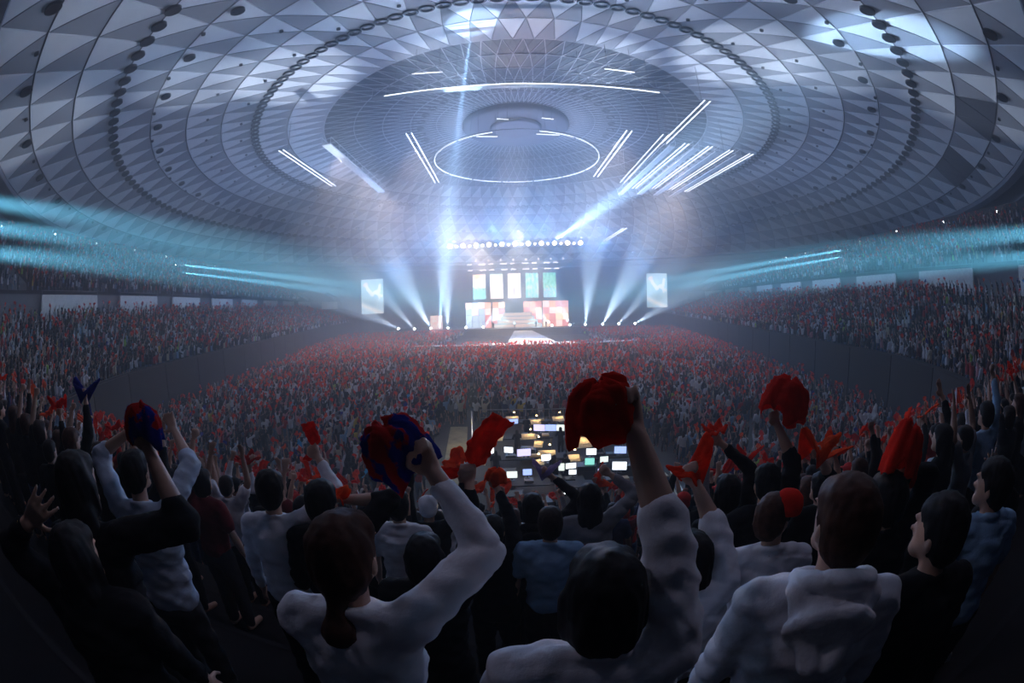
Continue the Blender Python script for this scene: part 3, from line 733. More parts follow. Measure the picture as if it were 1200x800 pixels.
def ruffle(me, amp, freq, seed=0.0, stretch=(1, 1, 1), crease=0.0):
    n = len(me.vertices); co = np.empty(n * 3); me.vertices.foreach_get('co', co); co = co.reshape(-1, 3)
    nr = np.empty(n * 3); me.vertices.foreach_get('normal', nr); nr = nr.reshape(-1, 3)
    q = co * np.array(stretch) * freq
    if crease:
        g = q[:, 2] * .9 + q[:, 0] * .55 + 1.7 * np.sin(q[:, 0] * .31 + seed) + 1.3 * np.sin(q[:, 1] * .37 + q[:, 2] * .21 + seed)
        co = co - nr * (np.clip(1 - np.abs(np.sin(g)) * 2.2, 0, 1) ** 1.5 * crease * .8 * (.5 + .5 * np.sin(q[:, 2] * .23 + q[:, 1] * .4 + seed * 3)))[:, None]
    f = np.sin(q[:, 0] * 1.0 + q[:, 2] * 1.7 + 2.1 * np.sin(q[:, 1] * .8 + seed)) + .6 * np.sin(q[:, 2] * 2.3 - q[:, 0] * 1.1 + seed * 2 + 1.5 * np.sin(q[:, 0] * .9)) + .4 * np.sin(q[:, 1] * 2.9 + q[:, 2] * 1.3 + seed)
    co = co + nr * (f * amp)[:, None]; me.vertices.foreach_set('co', co.ravel()); me.update()

def ik(s, t, l1, l2, pole):
    s, t = Vector(s), Vector(t); d = t - s; L = min(d.length, (l1 + l2) * .995); d.normalize()
    t = s + d * L
    a = (l1 * l1 - l2 * l2 + L * L) / (2 * L); h = math.sqrt(max(0, l1 * l1 - a * a))
    p = Vector(pole); p = p - d * p.dot(d)
    p = p.normalized() if p.length > 1e-5 else d.orthogonal().normalized()
    return s + d * a + p * h, t
def hand_prims(wrist, d, side_v, grip, k=1.0, fr=.0095):
    """palm, four fingers and a thumb; d along the hand, side_v towards the thumb"""
    d = d.normalized(); sv = (side_v - d * side_v.dot(d)).normalized(); nv = d.cross(sv)
    P = []
    for j in (-1, -.33, .33, 1): P.append(('cap', wrist + d * .015 * k + sv * .014 * j * k, wrist + d * .088 * k + sv * .030 * j * k, .014 * k, .0125 * k))
    ln = (.066, .080, .074, .058)
    for i in range(4):
        j = (1, .33, -.33, -1)[i]
        b0 = wrist + d * .088 * k + sv * .031 * j * k
        if grip:
            e1 = b0 + (d * .35 + nv * .8) * (ln[i] * .5 * k); e2 = e1 + (-d * .9 + nv * .15) * (ln[i] * .55 * k)
        else:
            sp = sv * (j * .22); e1 = b0 + (d + sp + nv * .12).normalized() * (ln[i] * .55 * k); e2 = e1 + (d + sp + nv * .35).normalized() * (ln[i] * .5 * k)
        P += [('cap', b0, e1, fr * 1.08 * k, fr * k), ('cap', e1, e2, fr * k, fr * .85 * k)]
    t0 = wrist + d * .030 * k + sv * .030 * k
    if grip: t1 = t0 + (d * .6 + sv * .35 + nv * .5).normalized() * .042 * k; t2 = t1 + (d * .35 - sv * .5 + nv * .5).normalized() * .034 * k
    else: t1 = t0 + (d * .6 + sv * .8).normalized() * .042 * k; t2 = t1 + (d * .8 + sv * .4).normalized() * .032 * k
    P += [('cap', t0, t1, fr * 1.35 * k, fr * 1.15 * k), ('cap', t1, t2, fr * 1.15 * k, fr * .9 * k)]
    return P

def figure(h=1.66, arms=None, hair='short', sleeves='long', hood=False, voxel=.014, lean=0.0, turn=0.0, grip=(True, True), wide=1.0, seed=0.0, ratio=None, legs=True, build=1.0, collar=True, hairvox=None):
    """meshes of a person facing +Y with the feet at the origin. arms: {'R': wrist point, 'L': wrist point} and optional poles"""
    k = h / 1.66; z = lambda v: v * k
    lx = Vector((0, lean, 0))
    pel = Vector((0, 0, z(.90))); wai = Vector((0, .005, z(1.06))) + lx * .35; che = Vector((0, -.005, z(1.25))) + lx * .7
    nb = Vector((0, -.015, z(1.40))) + lx; hd = Vector((0, .012, z(1.545))) + lx * 1.25
    sw = .172 * wide
    sh = {'R': Vector((sw, -.01, z(1.345))) + lx * .9, 'L': Vector((-sw, -.01, z(1.345))) + lx * .9}
    arms = arms or {}
    body, shirt, pants = [], [], []
    B = build
    body += [('ell', hd, (.074, .092, .112), (.05, 0, turn)), ('cap', nb - Vector((0, 0, .04)), hd - Vector((0, .02, .06)), .052, .050)]
    fx = Matrix.Rotation(turn, 3, 'Z')
    F = lambda x, y, zz: hd + fx @ Vector((x, y, zz))
    body += [('cap', F(0, .085, .005), F(0, .104, -.022), .010, .014), ('ell', F(0, .060, -.075), (.045, .038, .035)), ('ell', F(.076, -.005, -.012), (.010, .018, .030)), ('ell', F(-.076, -.005, -.012), (.010, .018, .030)), ('ell', F(0, .076, -.055), (.024, .014, .008)), ('ell', F(0, .072, .030), (.055, .022, .012))]
    body += [('cap', pel, wai, .095, .090), ('cap', wai, che, .090, .105), ('cap', sh['L'] * .75 + sh['R'] * .25, sh['R'] * .75 + sh['L'] * .25, .060, .060), ('cap', che, nb, .10, .055)]
    shirt += [('ell', pel + Vector((0, 0, z(.04))), (.172 * B * wide, .132 * B, .17)), ('ell', wai, (.170 * B * wide, .130 * B, .24)), ('ell', che - Vector((0, 0, .03)), (.190 * B * wide, .135 * B, .20)), ('cap', sh['L'] * .88 + sh['R'] * .12, sh['R'] * .88 + sh['L'] * .12, .074, .074), ('cap', che + Vector((0, 0, .02)), nb - Vector((0, 0, .055)), .13, .085), ('cap', nb - Vector((0, 0, .035)), sh['R'] * .7 + nb * .3, .062, .066), ('cap', nb - Vector((0, 0, .035)), sh['L'] * .7 + nb * .3, .062, .066)]
    wrists = {}
    for s, sg in (('R', 1), ('L', -1)):
        S = sh[s]; tgt = arms.get(s, Vector((sg * .27, .10, z(.84)))); tgt = Vector(tgt)
        up = tgt.z > S.z + .05
        if up: S = S + Vector((-sg * .015, .0, .035)); sh[s] = S
        pole = arms.get(s + 'p', Vector((sg * .8, -.1 if up else -1.0, -.15 if up else 0)))
        el, wr = ik(S, tgt, z(.275), z(.245), pole)
        d = (wr - el).normalized(); wrists[s] = (wr, d)
        lg = .84 if sleeves == 'long' else 1.0
        body += [('cap', S, el, .050 * B * lg, .040 * lg), ('cap', el, el.lerp(wr, .35), .041 * lg, .042 * lg), ('cap', el.lerp(wr, .35), wr, .042 * lg, .027)]
        thumb = Vector((-sg, .2, 0)) if up else Vector((0, 1, .3))
        body += hand_prims(wr, d, thumb, grip[0 if s == 'R' else 1], .98, max(.0092, voxel * .72) if voxel > .009 else .0084)
        if sleeves == 'long': shirt += [('cap', S, el, .068 * B, .054), ('cap', el, el.lerp(wr, .80), .054, .039)]
        elif sleeves == 'half': shirt += [('cap', S, el, .072 * B, .064), ('cap', el, el.lerp(wr, .22), .064, .058)]
        elif sleeves == 'short': shirt += [('cap', S, S.lerp(el, .62), .074 * B, .072)]
        else: shirt += [('cap', S, S.lerp(el, .2), .076, .070)]
        shirt.append(('cap', che * .5 + S * .5, S, .100, .072))
    for sg in (1, -1):
        hp = Vector((sg * .088, 0, z(.88))); kn = Vector((sg * .10, .03, z(.48))); an = Vector((sg * .105, -.005, .075)); to = Vector((sg * .115, .15, .04))
        body += [('cap', hp, kn, .080, .054), ('cap', kn, kn.lerp(an, .35), .053, .055), ('cap', kn.lerp(an, .35), an, .055, .036), ('cap', an - Vector((0, .02, .025)), to, .045, .036)]
        pants += [('cap', hp, kn, .100, .080), ('cap', kn, an + Vector((0, 0, .02)), .080, .066)]
    pants.append(('ell', pel + Vector((0, 0, -.04)), (.178 * B, .132 * B, .12)))
    hoodp = []
    if hood:
        ringp = lambda a: nb + Vector((.098 * math.sin(a), -.018 + .084 * math.cos(a), .030 - .045 * math.cos(a)))
        for q in range(14): hoodp.append(('cap', ringp(2 * PI * q / 14), ringp(2 * PI * (q + 1) / 14), .027, .027))
        hoodp += [('ell', nb + Vector((0, -.125, -.045)), (.128, .040, .095), (.30, 0, 0)), ('ell', nb + Vector((0, -.095, -.005)), (.10, .055, .045)), ('cap', nb + Vector((.095, -.07, .02)), nb + Vector((.02, -.165, -.13)), .036, .034), ('cap', nb + Vector((-.095, -.07, .02)), nb + Vector((-.02, -.165, -.13)), .036, .034)]
    elif collar:
        for q in range(10):
            a0, a1 = 2 * PI * q / 10, 2 * PI * (q + 1) / 10
            c0 = lambda a: nb + Vector((.064 * math.sin(a), .060 * math.cos(a) + .004, .014 - .018 * math.cos(a)))
            shirt.append(('cap', c0(a0), c0(a1), .016, .016))
    hp = []
    H = lambda x, y, zz: hd + fx @ Vector((x, y, zz))
    hp += [('ell', H(0, -.022, .022), (.088, .097, .108), (0, 0, turn)), ('ell', H(0, -.035, -.015), (.085, .083, .085), (0, 0, turn)), ('ell', H(0, .028, .062), (.076, .062, .052), (0, 0, turn))]
    if hair == 'short': hp += [('ell', H(0, -.048, -.055), (.066, .052, .052), (0, 0, turn)), ('ell', H(0, -.01, .07), (.08, .085, .06), (0, 0, turn))]
    if hair in ('bob', 'long'): hp += [('cap', H(-.072, -.005, .0), H(-.074, -.015, -.085), .028, .026), ('cap', H(.072, -.005, .0), H(.074, -.015, -.085), .028, .026), ('ell', H(0, -.05, -.06), (.082, .062, .085), (0, 0, turn))]
    if hair == 'long': hp += [('cap', H(-.05, -.06, -.08), H(-.06, -.085, -.27), .045, .035), ('cap', H(.05, -.06, -.08), H(.06, -.085, -.27), .045, .035), ('cap', H(0, -.07, -.08), H(0, -.10, -.30), .05, .035)]
    if hair == 'bun': hp += [('ell', H(0, -.045, -.045), (.074, .055, .06), (0, 0, turn)), ('cap', H(0, -.085, -.07), H(.002, -.100, -.125), .026, .030), ('ell', H(.004, -.115, -.165), (.050, .044, .048))]
    if hair == 'cap': hp = [('ell', H(0, -.01, .052), (.088, .102, .075), (0, 0, turn)), ('ell', H(0, -.04, -.005), (.084, .075, .07), (0, 0, turn)), ('cap', H(-.05, .10, .035), H(.05, .10, .035), .018, .018), ('cap', H(-.04, .14, .028), H(.04, .14, .028), .014, .014)]
    res = {}
    res['body'] = blob(body, voxel, 3, ratio)
    res['shirt'] = blob(shirt, max(voxel, .012), 5, ratio); ruffle(res['shirt'], .0030, 30, seed, (1, 1, 1.3), .009 if voxel < .016 else 0)
    res['trousers'] = blob(pants, max(voxel * 1.3, .016), 4, ratio); ruffle(res['trousers'], .004, 22, seed + 3)
    res['hair'] = blob(hp, hairvox or max(.010, voxel * .9), 7, ratio); ruffle(res['hair'], .0016, 95, seed, (1.3, 1.3, .16))
    if hoodp: res['hood'] = blob(hoodp, .009, 4); ruffle(res['hood'], .0025, 34, seed, (1, 1, 1), .008)
    for n, me in res.items(): me.name = n
    return res, wrists, hd

m_skin = [M('skin_%s' % n, c, .55, .08, 9) for n, c in (('light', (.56, .34, .25)), ('warm', (.47, .27, .19)), ('tan', (.38, .215, .15)))]
m_hair = [M('hair_%s' % n, c, .62, .35, 34, spec=.18) for n, c in (('black', (.008, .007, .008)), ('brown', (.060, .024, .015)), ('dark_brown', (.020, .011, .009)))]
CLOTH = {'white': (.74, .74, .78), 'black': (.010, .010, .012), 'charcoal': (.035, .035, .04), 'grey': (.22, .22, .24), 'red': (.50, .025, .02), 'maroon': (.14, .015, .02), 'navy': (.02, .03, .09), 'sky blue': (.26, .42, .60), 'pale blue': (.50, .58, .70), 'pink': (.60, .26, .30), 'cream': (.60, .54, .42), 'yellow': (.62, .45, .06), 'green': (.35, .62, .08), 'denim': (.10, .14, .24)}
def m_cloth(n): return M('cloth_' + n.replace(' ', '_'), CLOTH[n], .9, .10, 14, bump=.12, bscale=60, spec=.15)
m_shoe = M('shoe_white', (.7, .7, .72), .5)
def dress(root, meshes, skin, top, bottom, hairm):
    out = []
    for n, mt in (('body', skin), ('shirt', top), ('trousers', bottom), ('hair', hairm), ('hood', top)):
        if n not in meshes: continue
        me = meshes[n]
        if not me.materials: me.materials.append(mt)
        o = link(n, me, out[1] if n == 'hood' else root)
        if me.materials[0] != mt: o.material_slots[0].link = 'OBJECT'; o.material_slots[0].material = mt
        out.append(o)
    return out

# ------------------------------------------------------------------ towels
TOWEL = {'red': (.80, .026, .012), 'scarlet': (.88, .050, .012), 'orange red': (.95, .095, .014), 'dark red': (.45, .016, .012), 'blue': (.018, .030, .26), 'sky blue': (.08, .42, .70), 'white': (.72, .72, .74), 'navy and red': (.02, .025, .22), 'green and white': (.35, .62, .45), 'lilac': (.42, .36, .62)}
def m_towel(n):
    if n == 'navy and red':
        if 'towel_two' in MATS: return MATS['towel_two']
        m = M('towel_two', (.02, .025, .25), .95, .2, 6, bump=.15, bscale=160, transl=.35, spec=.1)
        rp = [x for x in m.node_tree.nodes if x.type == 'VALTORGB'][0].color_ramp
        rp.elements[0].position = .46; rp.elements[1].position = .50; rp.elements[0].color = (.50, .015, .012, 1); rp.elements[1].color = (.015, .022, .24, 1)
        return m
    return M('towel_' + n.replace(' ', '_'), TOWEL[n], .95, .22, 9, bump=.15, bscale=160, transl=.45, spec=.1)
def towel_mesh(kind, seed, nu=36, nv=12, thick=.006):
    r_ = random.Random(seed); p1, p2, p3 = (r_.uniform(0, 6) for _ in range(3))
    vs, fs = [], []
    if kind in ('bunch', 'dome', 'two_lobe'):
        for j in range(nv + 1):
            t = j / nv
            for i in range(nu):
                a = 2 * PI * i / nu
                fold = .30 * math.sin(3 * a + p1) + .22 * math.sin(5 * a + p2) + .14 * math.sin(8 * a + p3)
                crease = abs(math.sin(4.5 * a + p2 + 1.2 * t)) - .55
                if kind == 'bunch':
                    r = .022 + .15 * t ** .9 * (1 + .45 * fold * t + .25 * crease); zz = .01 + .19 * t * (1 + .8 * fold * t) - .11 * t ** 3
                    vs.append((r * math.cos(a) * 1.1, r * math.sin(a) * .75, zz))
                elif kind == 'dome':
                    r = .025 + .15 * math.sin(min(t * 1.1, 1) * 1.6) * (1 + .30 * fold * t + .30 * crease * t); zz = .07 + .15 * math.cos(t * 1.55) * (1 + .3 * fold) - .20 * max(0, t - .5) * (1 + fold) + .02 * crease
                    vs.append((r * math.cos(a) * 1.1 + .03 * t * math.sin(p1), r * math.sin(a) * .8, zz))
                else:
                    s = 1 if math.cos(a) > 0 else -1
                    lob = abs(math.cos(a)) ** .6
                    r = .02 + .06 * t; vs.append((s * lob * (.03 + .20 * t) + .02 * fold * t, math.sin(a) * (.03 + .085 * t) * (1 + .3 * fold), .02 + .16 * t * lob * (1 + .3 * s) + .05 * fold * t - .16 * t * t * (1 - lob)))
        for j in range(nv):
            for i in range(nu): fs.append((j * nu + i, j * nu + (i + 1) % nu, (j + 1) * nu + (i + 1) % nu, (j + 1) * nu + i))
    else:                                   # strip
        n2 = 10
        for i in range(nu + 1):
            u = i / nu
            for j in range(n2 + 1):
                v = j / n2 - .5
                g = 1 - .86 * math.exp(-((u - .30) / .10) ** 2)
                w = .18 * g; s = (u - .30) * .62
                x = s * .62 + .04 * math.sin(u * 5 + p1) + v * w * .80; zz = s * .80 if u > .3 else s * .55 + .0
                if u < .3: x = s * .95 + v * w * .55; zz = s * .35 + abs(v) * w * .4
                vs.append((x, v * w * .5 + .02 * math.sin(v * 14 + u * 7 + p2) * g, zz - v * w * .55))
        for i in range(nu):
            for j in range(n2): a = i * (n2 + 1) + j; fs.append((a, a + 1, a + n2 + 2, a + n2 + 1))
    me = bpy.data.meshes.new('towel'); me.from_pydata(vs, [], fs)
    o = bpy.data.objects.new('tmp', me); COL.objects.link(o)
    s = o.modifiers.new('s', 'SOLIDIFY'); s.thickness = thick; s.offset = 0
    dg = bpy.context.evaluated_depsgraph_get(); out = bpy.data.meshes.new_from_object(o.evaluated_get(dg)); bpy.data.objects.remove(o); bpy.data.meshes.remove(me)
    ruffle(out, .006, 40, seed)
    out.polygons.foreach_set('use_smooth', [True] * len(out.polygons)); return out
TOWELS = {k: [towel_mesh(k, s) for s in (1, 2, 3)] for k in ('bunch', 'dome', 'two_lobe', 'strip')}
def towel(loc, color, label, kind='bunch', v=0, s=1.0, rot=(0, 0, 0), group=None):
    me = TOWELS[kind][v % 3]; o = link('towel', me)
    o.location = loc; o.scale = s if isinstance(s, tuple) else (s, s, s); o.rotation_euler = rot
    if not me.materials: me.materials.append(m_towel('red'))
    o.material_slots[0].link = 'OBJECT'; o.material_slots[0].material = m_towel(color)
    return tag(o, label, 'towel', group)
# ------------------------------------------------------------------ the nearest people, each posed on their own
HERO = []
def person(label, head, d, arms=None, hair='short', top='white', bottom='black', skin=0, hcol=0, sleeves='long', hood=False, turn=0.0, rz=0.0, lean=.03, voxel=.0105, grip=(True, True), wide=1.0, build=1.0, row=None, group=None, poles=None, cap=None, ratio=None, collar=True):
    """head: pixel of the head's middle; arms: {'R': (px, py, d)} wrists"""
    hw = at(head[0], head[1], d)
    n = round((hw.y - bend(hw.x) - .15) / ROW_P) if row is None else row
    zf = row_z(n)
    h = (hw.z - zf) / 1.545 * 1.66
    R = Matrix.Rotation(rz, 3, 'Z')
    off = R @ Vector((0, .012 + lean * 1.25, 0))
    base = Vector((hw.x - off.x, hw.y - off.y, zf))
    la = {}
    for s, p in (arms or {}).items(): la[s] = R.inverted() @ (at(*p) - base)
    for s, p in (poles or {}).items(): la[s + 'p'] = Vector(p)
    ms, wr, hd = figure(h, la, hair, sleeves, hood, voxel, lean, turn, grip, wide, seed=head[0] * .37, ratio=ratio, build=build, collar=collar)
    t = thing('person', label, 'person', base, rz, group)
    dress(t, ms, m_skin[skin], m_cloth(top), m_cloth(bottom), m_cloth(cap) if cap else m_hair[hcol])
    HERO.append((base.x, base.y))
    b = MB()
    for sg in (1, -1): b = MB().box((sg * .112, .065, .03), (.095, .29, .06), top=.9).box((sg * .112, .02, .085), (.085, .15, .07), top=.8); b.build('shoe', m_shoe if sleeves == 'half' else m_cloth('charcoal'), t)
    return t, {s: R @ w[0] + base for s, w in wr.items()}, {s: R @ w[1] for s, w in wr.items()}
def fist(w, d, s='R'): return w[s] + d[s] * .075
t, w, d = person('woman seen from behind in white long-sleeved top with low brown hair bun, arm raised', (405, 650), 1.12, {'R': (510, 556, 1.24), 'L': (385, 716, 1.32)}, 'bun', 'white', 'black', 0, 1, turn=-.15, lean=.04, wide=.94, voxel=.0068, poles={'R': (.9, 0, -.3), 'L': (-1, 0, -.3)}, collar=True)
towel(fist(w, d) + Vector((-.07, .02, -.05)), 'navy and red', 'blue and red towel in the raised fist of the woman with a bun', 'dome', 0, (.50, .50, .62), (.1, -.35, .3))
m_gold = M('bracelet_gold', (.8, .52, .16), .25, metal=1.0)
b = MB(); p = w['L'] - d['L'] * .035; u = d['L'].orthogonal().normalized(); v = d['L'].cross(u)
b.path([p + (u * math.cos(2 * PI * k / 14) + v * math.sin(2 * PI * k / 14)) * .031 for k in range(14)], .003, 5, close=True)
tag(b.build('bracelet', m_gold), 'thin gold bracelet on the lowered wrist of the woman with a bun', 'bracelet')
t, w, d = person('broad person with thick black hair in white sweatshirt, bare forearm raised in the centre', (708, 697), .97, {'R': (744, 506, 1.02)}, 'bob', 'white', 'black', 0, 0, 'half', lean=.03, wide=1.06, build=1.04, voxel=.0068, poles={'R': (.9, -.2, -.3)})
towel(fist(w, d) + Vector((-.035, .015, -.055)), 'red', 'big bright red towel bunched in the raised fist at the centre', 'dome', 1, (.43, .43, .50), (.1, -.25, .2))
t, w, d = person('person with brown streaked hair in white hooded sweatshirt, arms down, front row right', (988, 612), 1.14, {}, 'short', 'white', 'charcoal', 0, 1, 'long', True, turn=.35, rz=-.45, lean=.02, wide=1.02, build=1.04)
t, w, d = person('person wearing a cap turned sideways and white shirt, fist near the chest', (907, 606), 2.15, {'L': (850, 680, 2.25)}, 'short', 'white', 'black', 1, 1, 'half', turn=-.9, rz=-.25, voxel=.012)
b = MB(); hc = at(924, 590, 2.12)
b.lathe([(.070, -.035), (.074, .0), (.068, .035), (.045, .060), (.01, .068)], (hc.x, hc.y, hc.z), 18).box((hc.x + .05, hc.y + .06, hc.z - .03), (.10, .12, .012), rz=-.7)
cp = b.build('cap', m_towel('red'), None, True); tag(cp, 'bright red cap on the head of the person turned sideways', 'cap')
t, w, d = person('black-haired person in white top waving red towel, right of the big red one', (808, 655), 1.72, {'R': (806, 535, 1.85)}, 'bob', 'white', 'black', 0, 0, 'half', voxel=.012, poles={'R': (1, -.2, -.2)})
towel(fist(w, d), 'scarlet', 'scarlet towel with two flying ends right of the big centre towel', 'two_lobe', 0, .5, (.1, -.2, .4))
t, w, d = person('dark-clothed person with short black hair at the right, cheek showing', (1100, 622), 1.5, {}, 'short', 'black', 'black', 1, 0, turn=.5, rz=-.3, voxel=.012)
t, w, d = person('person in light blue T-shirt at the far right edge of the stand', (1163, 568), 2.2, {}, 'short', 'sky blue', 'black', 1, 0, 'short', turn=.6, rz=-.4, voxel=.012)
t, w, d = person('black-haired person in pale blue shirt with both arms up at the left', (160, 553), 2.55, {'L': (152, 505, 2.7), 'R': (205, 505, 2.8)}, 'short', 'pale blue', 'charcoal', 0, 0, 'half', rz=.25, voxel=.012, grip=(False, True), wide=1.15)
t, w, d = person('dark figure with bare arm up and purple-red towel at the left', (92, 566), 1.75, {'R': (176, 530, 1.62)}, 'long', 'black', 'black', 1, 0, 'half', rz=.35, voxel=.012, poles={'R': (1, 0, -.4)})
towel(fist(w, d), 'navy and red', 'blue and red towel held up by the dark figure at the left', 'dome', 2, .42, (0, .2, 0))
t, w, d = person('shadowed person at the far left with an open raised hand', (92, 655), 1.5, {'L': (33, 612, 1.5)}, 'long', 'black', 'black', 0, 0, 'long', rz=.4, voxel=.0068, grip=(False, False))
b = MB(); p = w['L'] - d['L'] * .03; u = d['L'].orthogonal().normalized(); v = d['L'].cross(u)
b.path([p + (u * math.cos(2 * PI * k / 12) + v * math.sin(2 * PI * k / 12)) * .031 for k in range(12)], .003, 5, close=True); tag(b.build('bracelet', m_gold), 'gold bracelet below the open hand at the far left', 'bracelet')
t, w, d = person('person with raised white sleeve and red towel, left of the woman with bun', (318, 574), 2.6, {'R': (374, 538, 2.75)}, 'short', 'white', 'black', 0, 0, voxel=.013, rz=.15)
towel(fist(w, d), 'red', 'narrow upright red towel above the white sleeve left of centre', 'strip', 1, .42, (0, -.7, .3))
t, w, d = person('dark-clothed person behind the bun woman lifting an orange-red towel', (378, 588), 2.35, {'R': (402, 585, 2.45)}, 'short', 'black', 'black', 0, 0, 'half', voxel=.013)
towel(fist(w, d) + Vector((0, 0, -.01)), 'orange red', 'glowing orange-red towel crumpled above the woman with a bun', 'bunch', 1, .58, (.2, .1, 0))
t, w, d = person('slim dark-haired person in white T-shirt, back turned, beside the raised white sleeve', (467, 592), 3.3, {}, 'short', 'white', 'denim', 0, 0, 'short', voxel=.013)
t, w, d = person('person all in black with a long black sleeve held straight up', (498, 652), 2.05, {'R': (553, 535, 2.15)}, 'bob', 'black', 'black', 0, 0, 'long', voxel=.012, poles={'R': (1, 0, -.2)})
towel(fist(w, d) + Vector((-.01, 0, .0)), 'scarlet', 'long red towel flung upright by a black-sleeved arm left of centre', 'strip', 0, .72, (0, 0, .15))
t, w, d = person('person in blue shirt with black hair, looking at the mixing booth', (645, 613), 3.0, {}, 'short', 'sky blue', 'black', 1, 2, 'short', voxel=.013, rz=-.1)
t, w, d = person('long-haired person in grey top with a raised striped sleeve in front of the booth', (691, 583), 3.35, {'R': (716, 556, 3.5)}, 'long', 'grey', 'black', 0, 0, voxel=.013)
t, w, d = person('black hooded person lifting a white and red cloth before the booth', (624, 594), 3.5, {'R': (646, 558, 3.6)}, 'bob', 'black', 'black', 0, 0, voxel=.013, hood=True)
towel(fist(w, d), 'lilac', 'pale lilac cloth held up in front of the booth monitors', 'two_lobe', 1, .5, (0, .3, 0))
t, w, d = person('dark person raising a small orange towel left of the booth', (577, 622), 3.1, {'R': (583, 572, 3.3)}, 'short', 'black', 'black', 0, 0, voxel=.013)
towel(fist(w, d), 'orange red', 'small orange towel raised before the left end of the booth', 'dome', 0, .42, (0, .3, .5))
t, w, d = person('person with black sleeves raising the large two-lobed red towel on the right', (898, 566), 2.75, {'R': (912, 500, 2.8)}, 'short', 'black', 'black', 1, 0, 'half', voxel=.013, rz=-.1)
towel(fist(w, d) + Vector((.06, 0, .02)), 'red', 'large red towel spread in two lobes above the red cap', 'dome', 0, .9, (0, .45, .2))
t, w, d = person('black-sleeved person waving a red towel in the middle of the right side', (852, 575), 3.0, {'R': (846, 520, 3.1)}, 'bob', 'black', 'black', 0, 0, 'long', voxel=.013)
towel(fist(w, d), 'scarlet', 'crumpled scarlet towel left of the large two-lobed red one', 'bunch', 2, .6, (0, 0, 1))
t, w, d = person('dark person swinging a curved orange-red towel behind the hooded sweatshirt', (962, 572), 3.2, {'R': (958, 528, 3.0)}, 'short', 'black', 'black', 0, 0, 'half', voxel=.013)
towel(fist(w, d) + Vector((-.02, 0, 0)), 'orange red', 'curved orange-red towel swung above the hooded sweatshirt', 'two_lobe', 2, .75, (0, .5, .1))
t, w, d = person('dark-haired person right of the hooded sweatshirt holding up a red towel', (1038, 585), 1.95, {'R': (1055, 556, 2.0)}, 'short', 'black', 'black', 1, 0, 'long', voxel=.012)
towel(fist(w, d) + Vector((.06, 0, .0)), 'red', 'big limp red towel held up at the right beside the hooded sweatshirt', 'dome', 1, (.62, .6, .9), (0, .6, .4))
t, w, d = person('dark-sleeved person with one open hand raised high at the right', (1172, 566), 2.9, {'R': (1136, 492, 2.35)}, 'short', 'black', 'black', 0, 0, 'half', voxel=.0068, grip=(False, False), rz=-.3, poles={'R': (.3, 0, -1)})
# ------------------------------------------------------------------ crowd
POSES = [   # name, arms, hair, sleeves, grip
    ('right fist up', {'R': (.20, .16, 1.86)}, 'short', 'long', (True, True)),
    ('left fist up', {'L': (-.18, .20, 1.86)}, 'bob', 'short', (True, True)),
    ('both arms up', {'R': (.24, .14, 1.84), 'L': (-.24, .14, 1.84)}, 'short', 'short', (False, False)),
    ('open hand up', {'R': (.26, .22, 1.80)}, 'long', 'long', (False, True)),
    ('arms down', {}, 'short', 'short', (True, True)),
    ('hands at the chest', {'R': (.06, .30, 1.22), 'L': (-.05, .30, 1.22)}, 'long', 'long', (True, True)),
    ('right fist swung out', {'R': (.38, .18, 1.72)}, 'long', 'half', (True, True)),
    ('both fists up', {'R': (.30, .10, 1.80), 'L': (-.12, .20, 1.86)}, 'cap', 'long', (True, True)),
]
TPL = []
for i, (nm, arms, hair, slv, grip) in enumerate(POSES):
    ms, wr, hd = figure(1.66, {k: Vector(v) for k, v in arms.items()}, hair, slv, False, .017, .03, 0, grip, 1.0, seed=i * 1.3, ratio=.45)
    for n, mt in (('body', m_skin[0]), ('shirt', m_cloth('black')), ('trousers', m_cloth('black')), ('hair', m_hair[0])): ms[n].materials.append(mt)
    hand = None
    for s in ('R', 'L'):
        if s in arms and arms[s][2] > 1.5: hand = wr[s][0] + wr[s][1] * .075; break
    TPL.append((nm, ms, hand))
# lighter copies of the same figures for the mass of the crowd
def reduce(me, tris):
    n = sum(len(p.vertices) - 2 for p in me.polygons)
    o = bpy.data.objects.new('tmp', me); COL.objects.link(o)
    d = o.modifiers.new('d', 'DECIMATE'); d.ratio = min(1, tris / n); d.use_collapse_triangulate = True
    dg = bpy.context.evaluated_depsgraph_get(); out = o.evaluated_get(dg).to_mesh(); out.calc_loop_triangles()
    v = np.empty(len(out.vertices) * 3); out.vertices.foreach_get('co', v)
    t = np.empty(len(out.loop_triangles) * 3, np.int32); out.loop_triangles.foreach_get('vertices', t)
    o.evaluated_get(dg).to_mesh_clear(); bpy.data.objects.remove(o)
    return v.reshape(-1, 3), t.reshape(-1, 3)
def lod(i, counts):
    V, T, PID = [], [], []; k = 0
    for pid, (n, c) in enumerate(zip(('body', 'shirt', 'trousers', 'hair'), counts)):
        v, t = reduce(TPL[i][1][n], c); V.append(v); T.append(t + k); PID.append(np.full(len(v), pid)); k += len(v)
    return np.vstack(V), np.vstack(T), np.concatenate(PID)
LOD1 = [lod(i, (120, 70, 24, 44)) for i in range(len(TPL))]
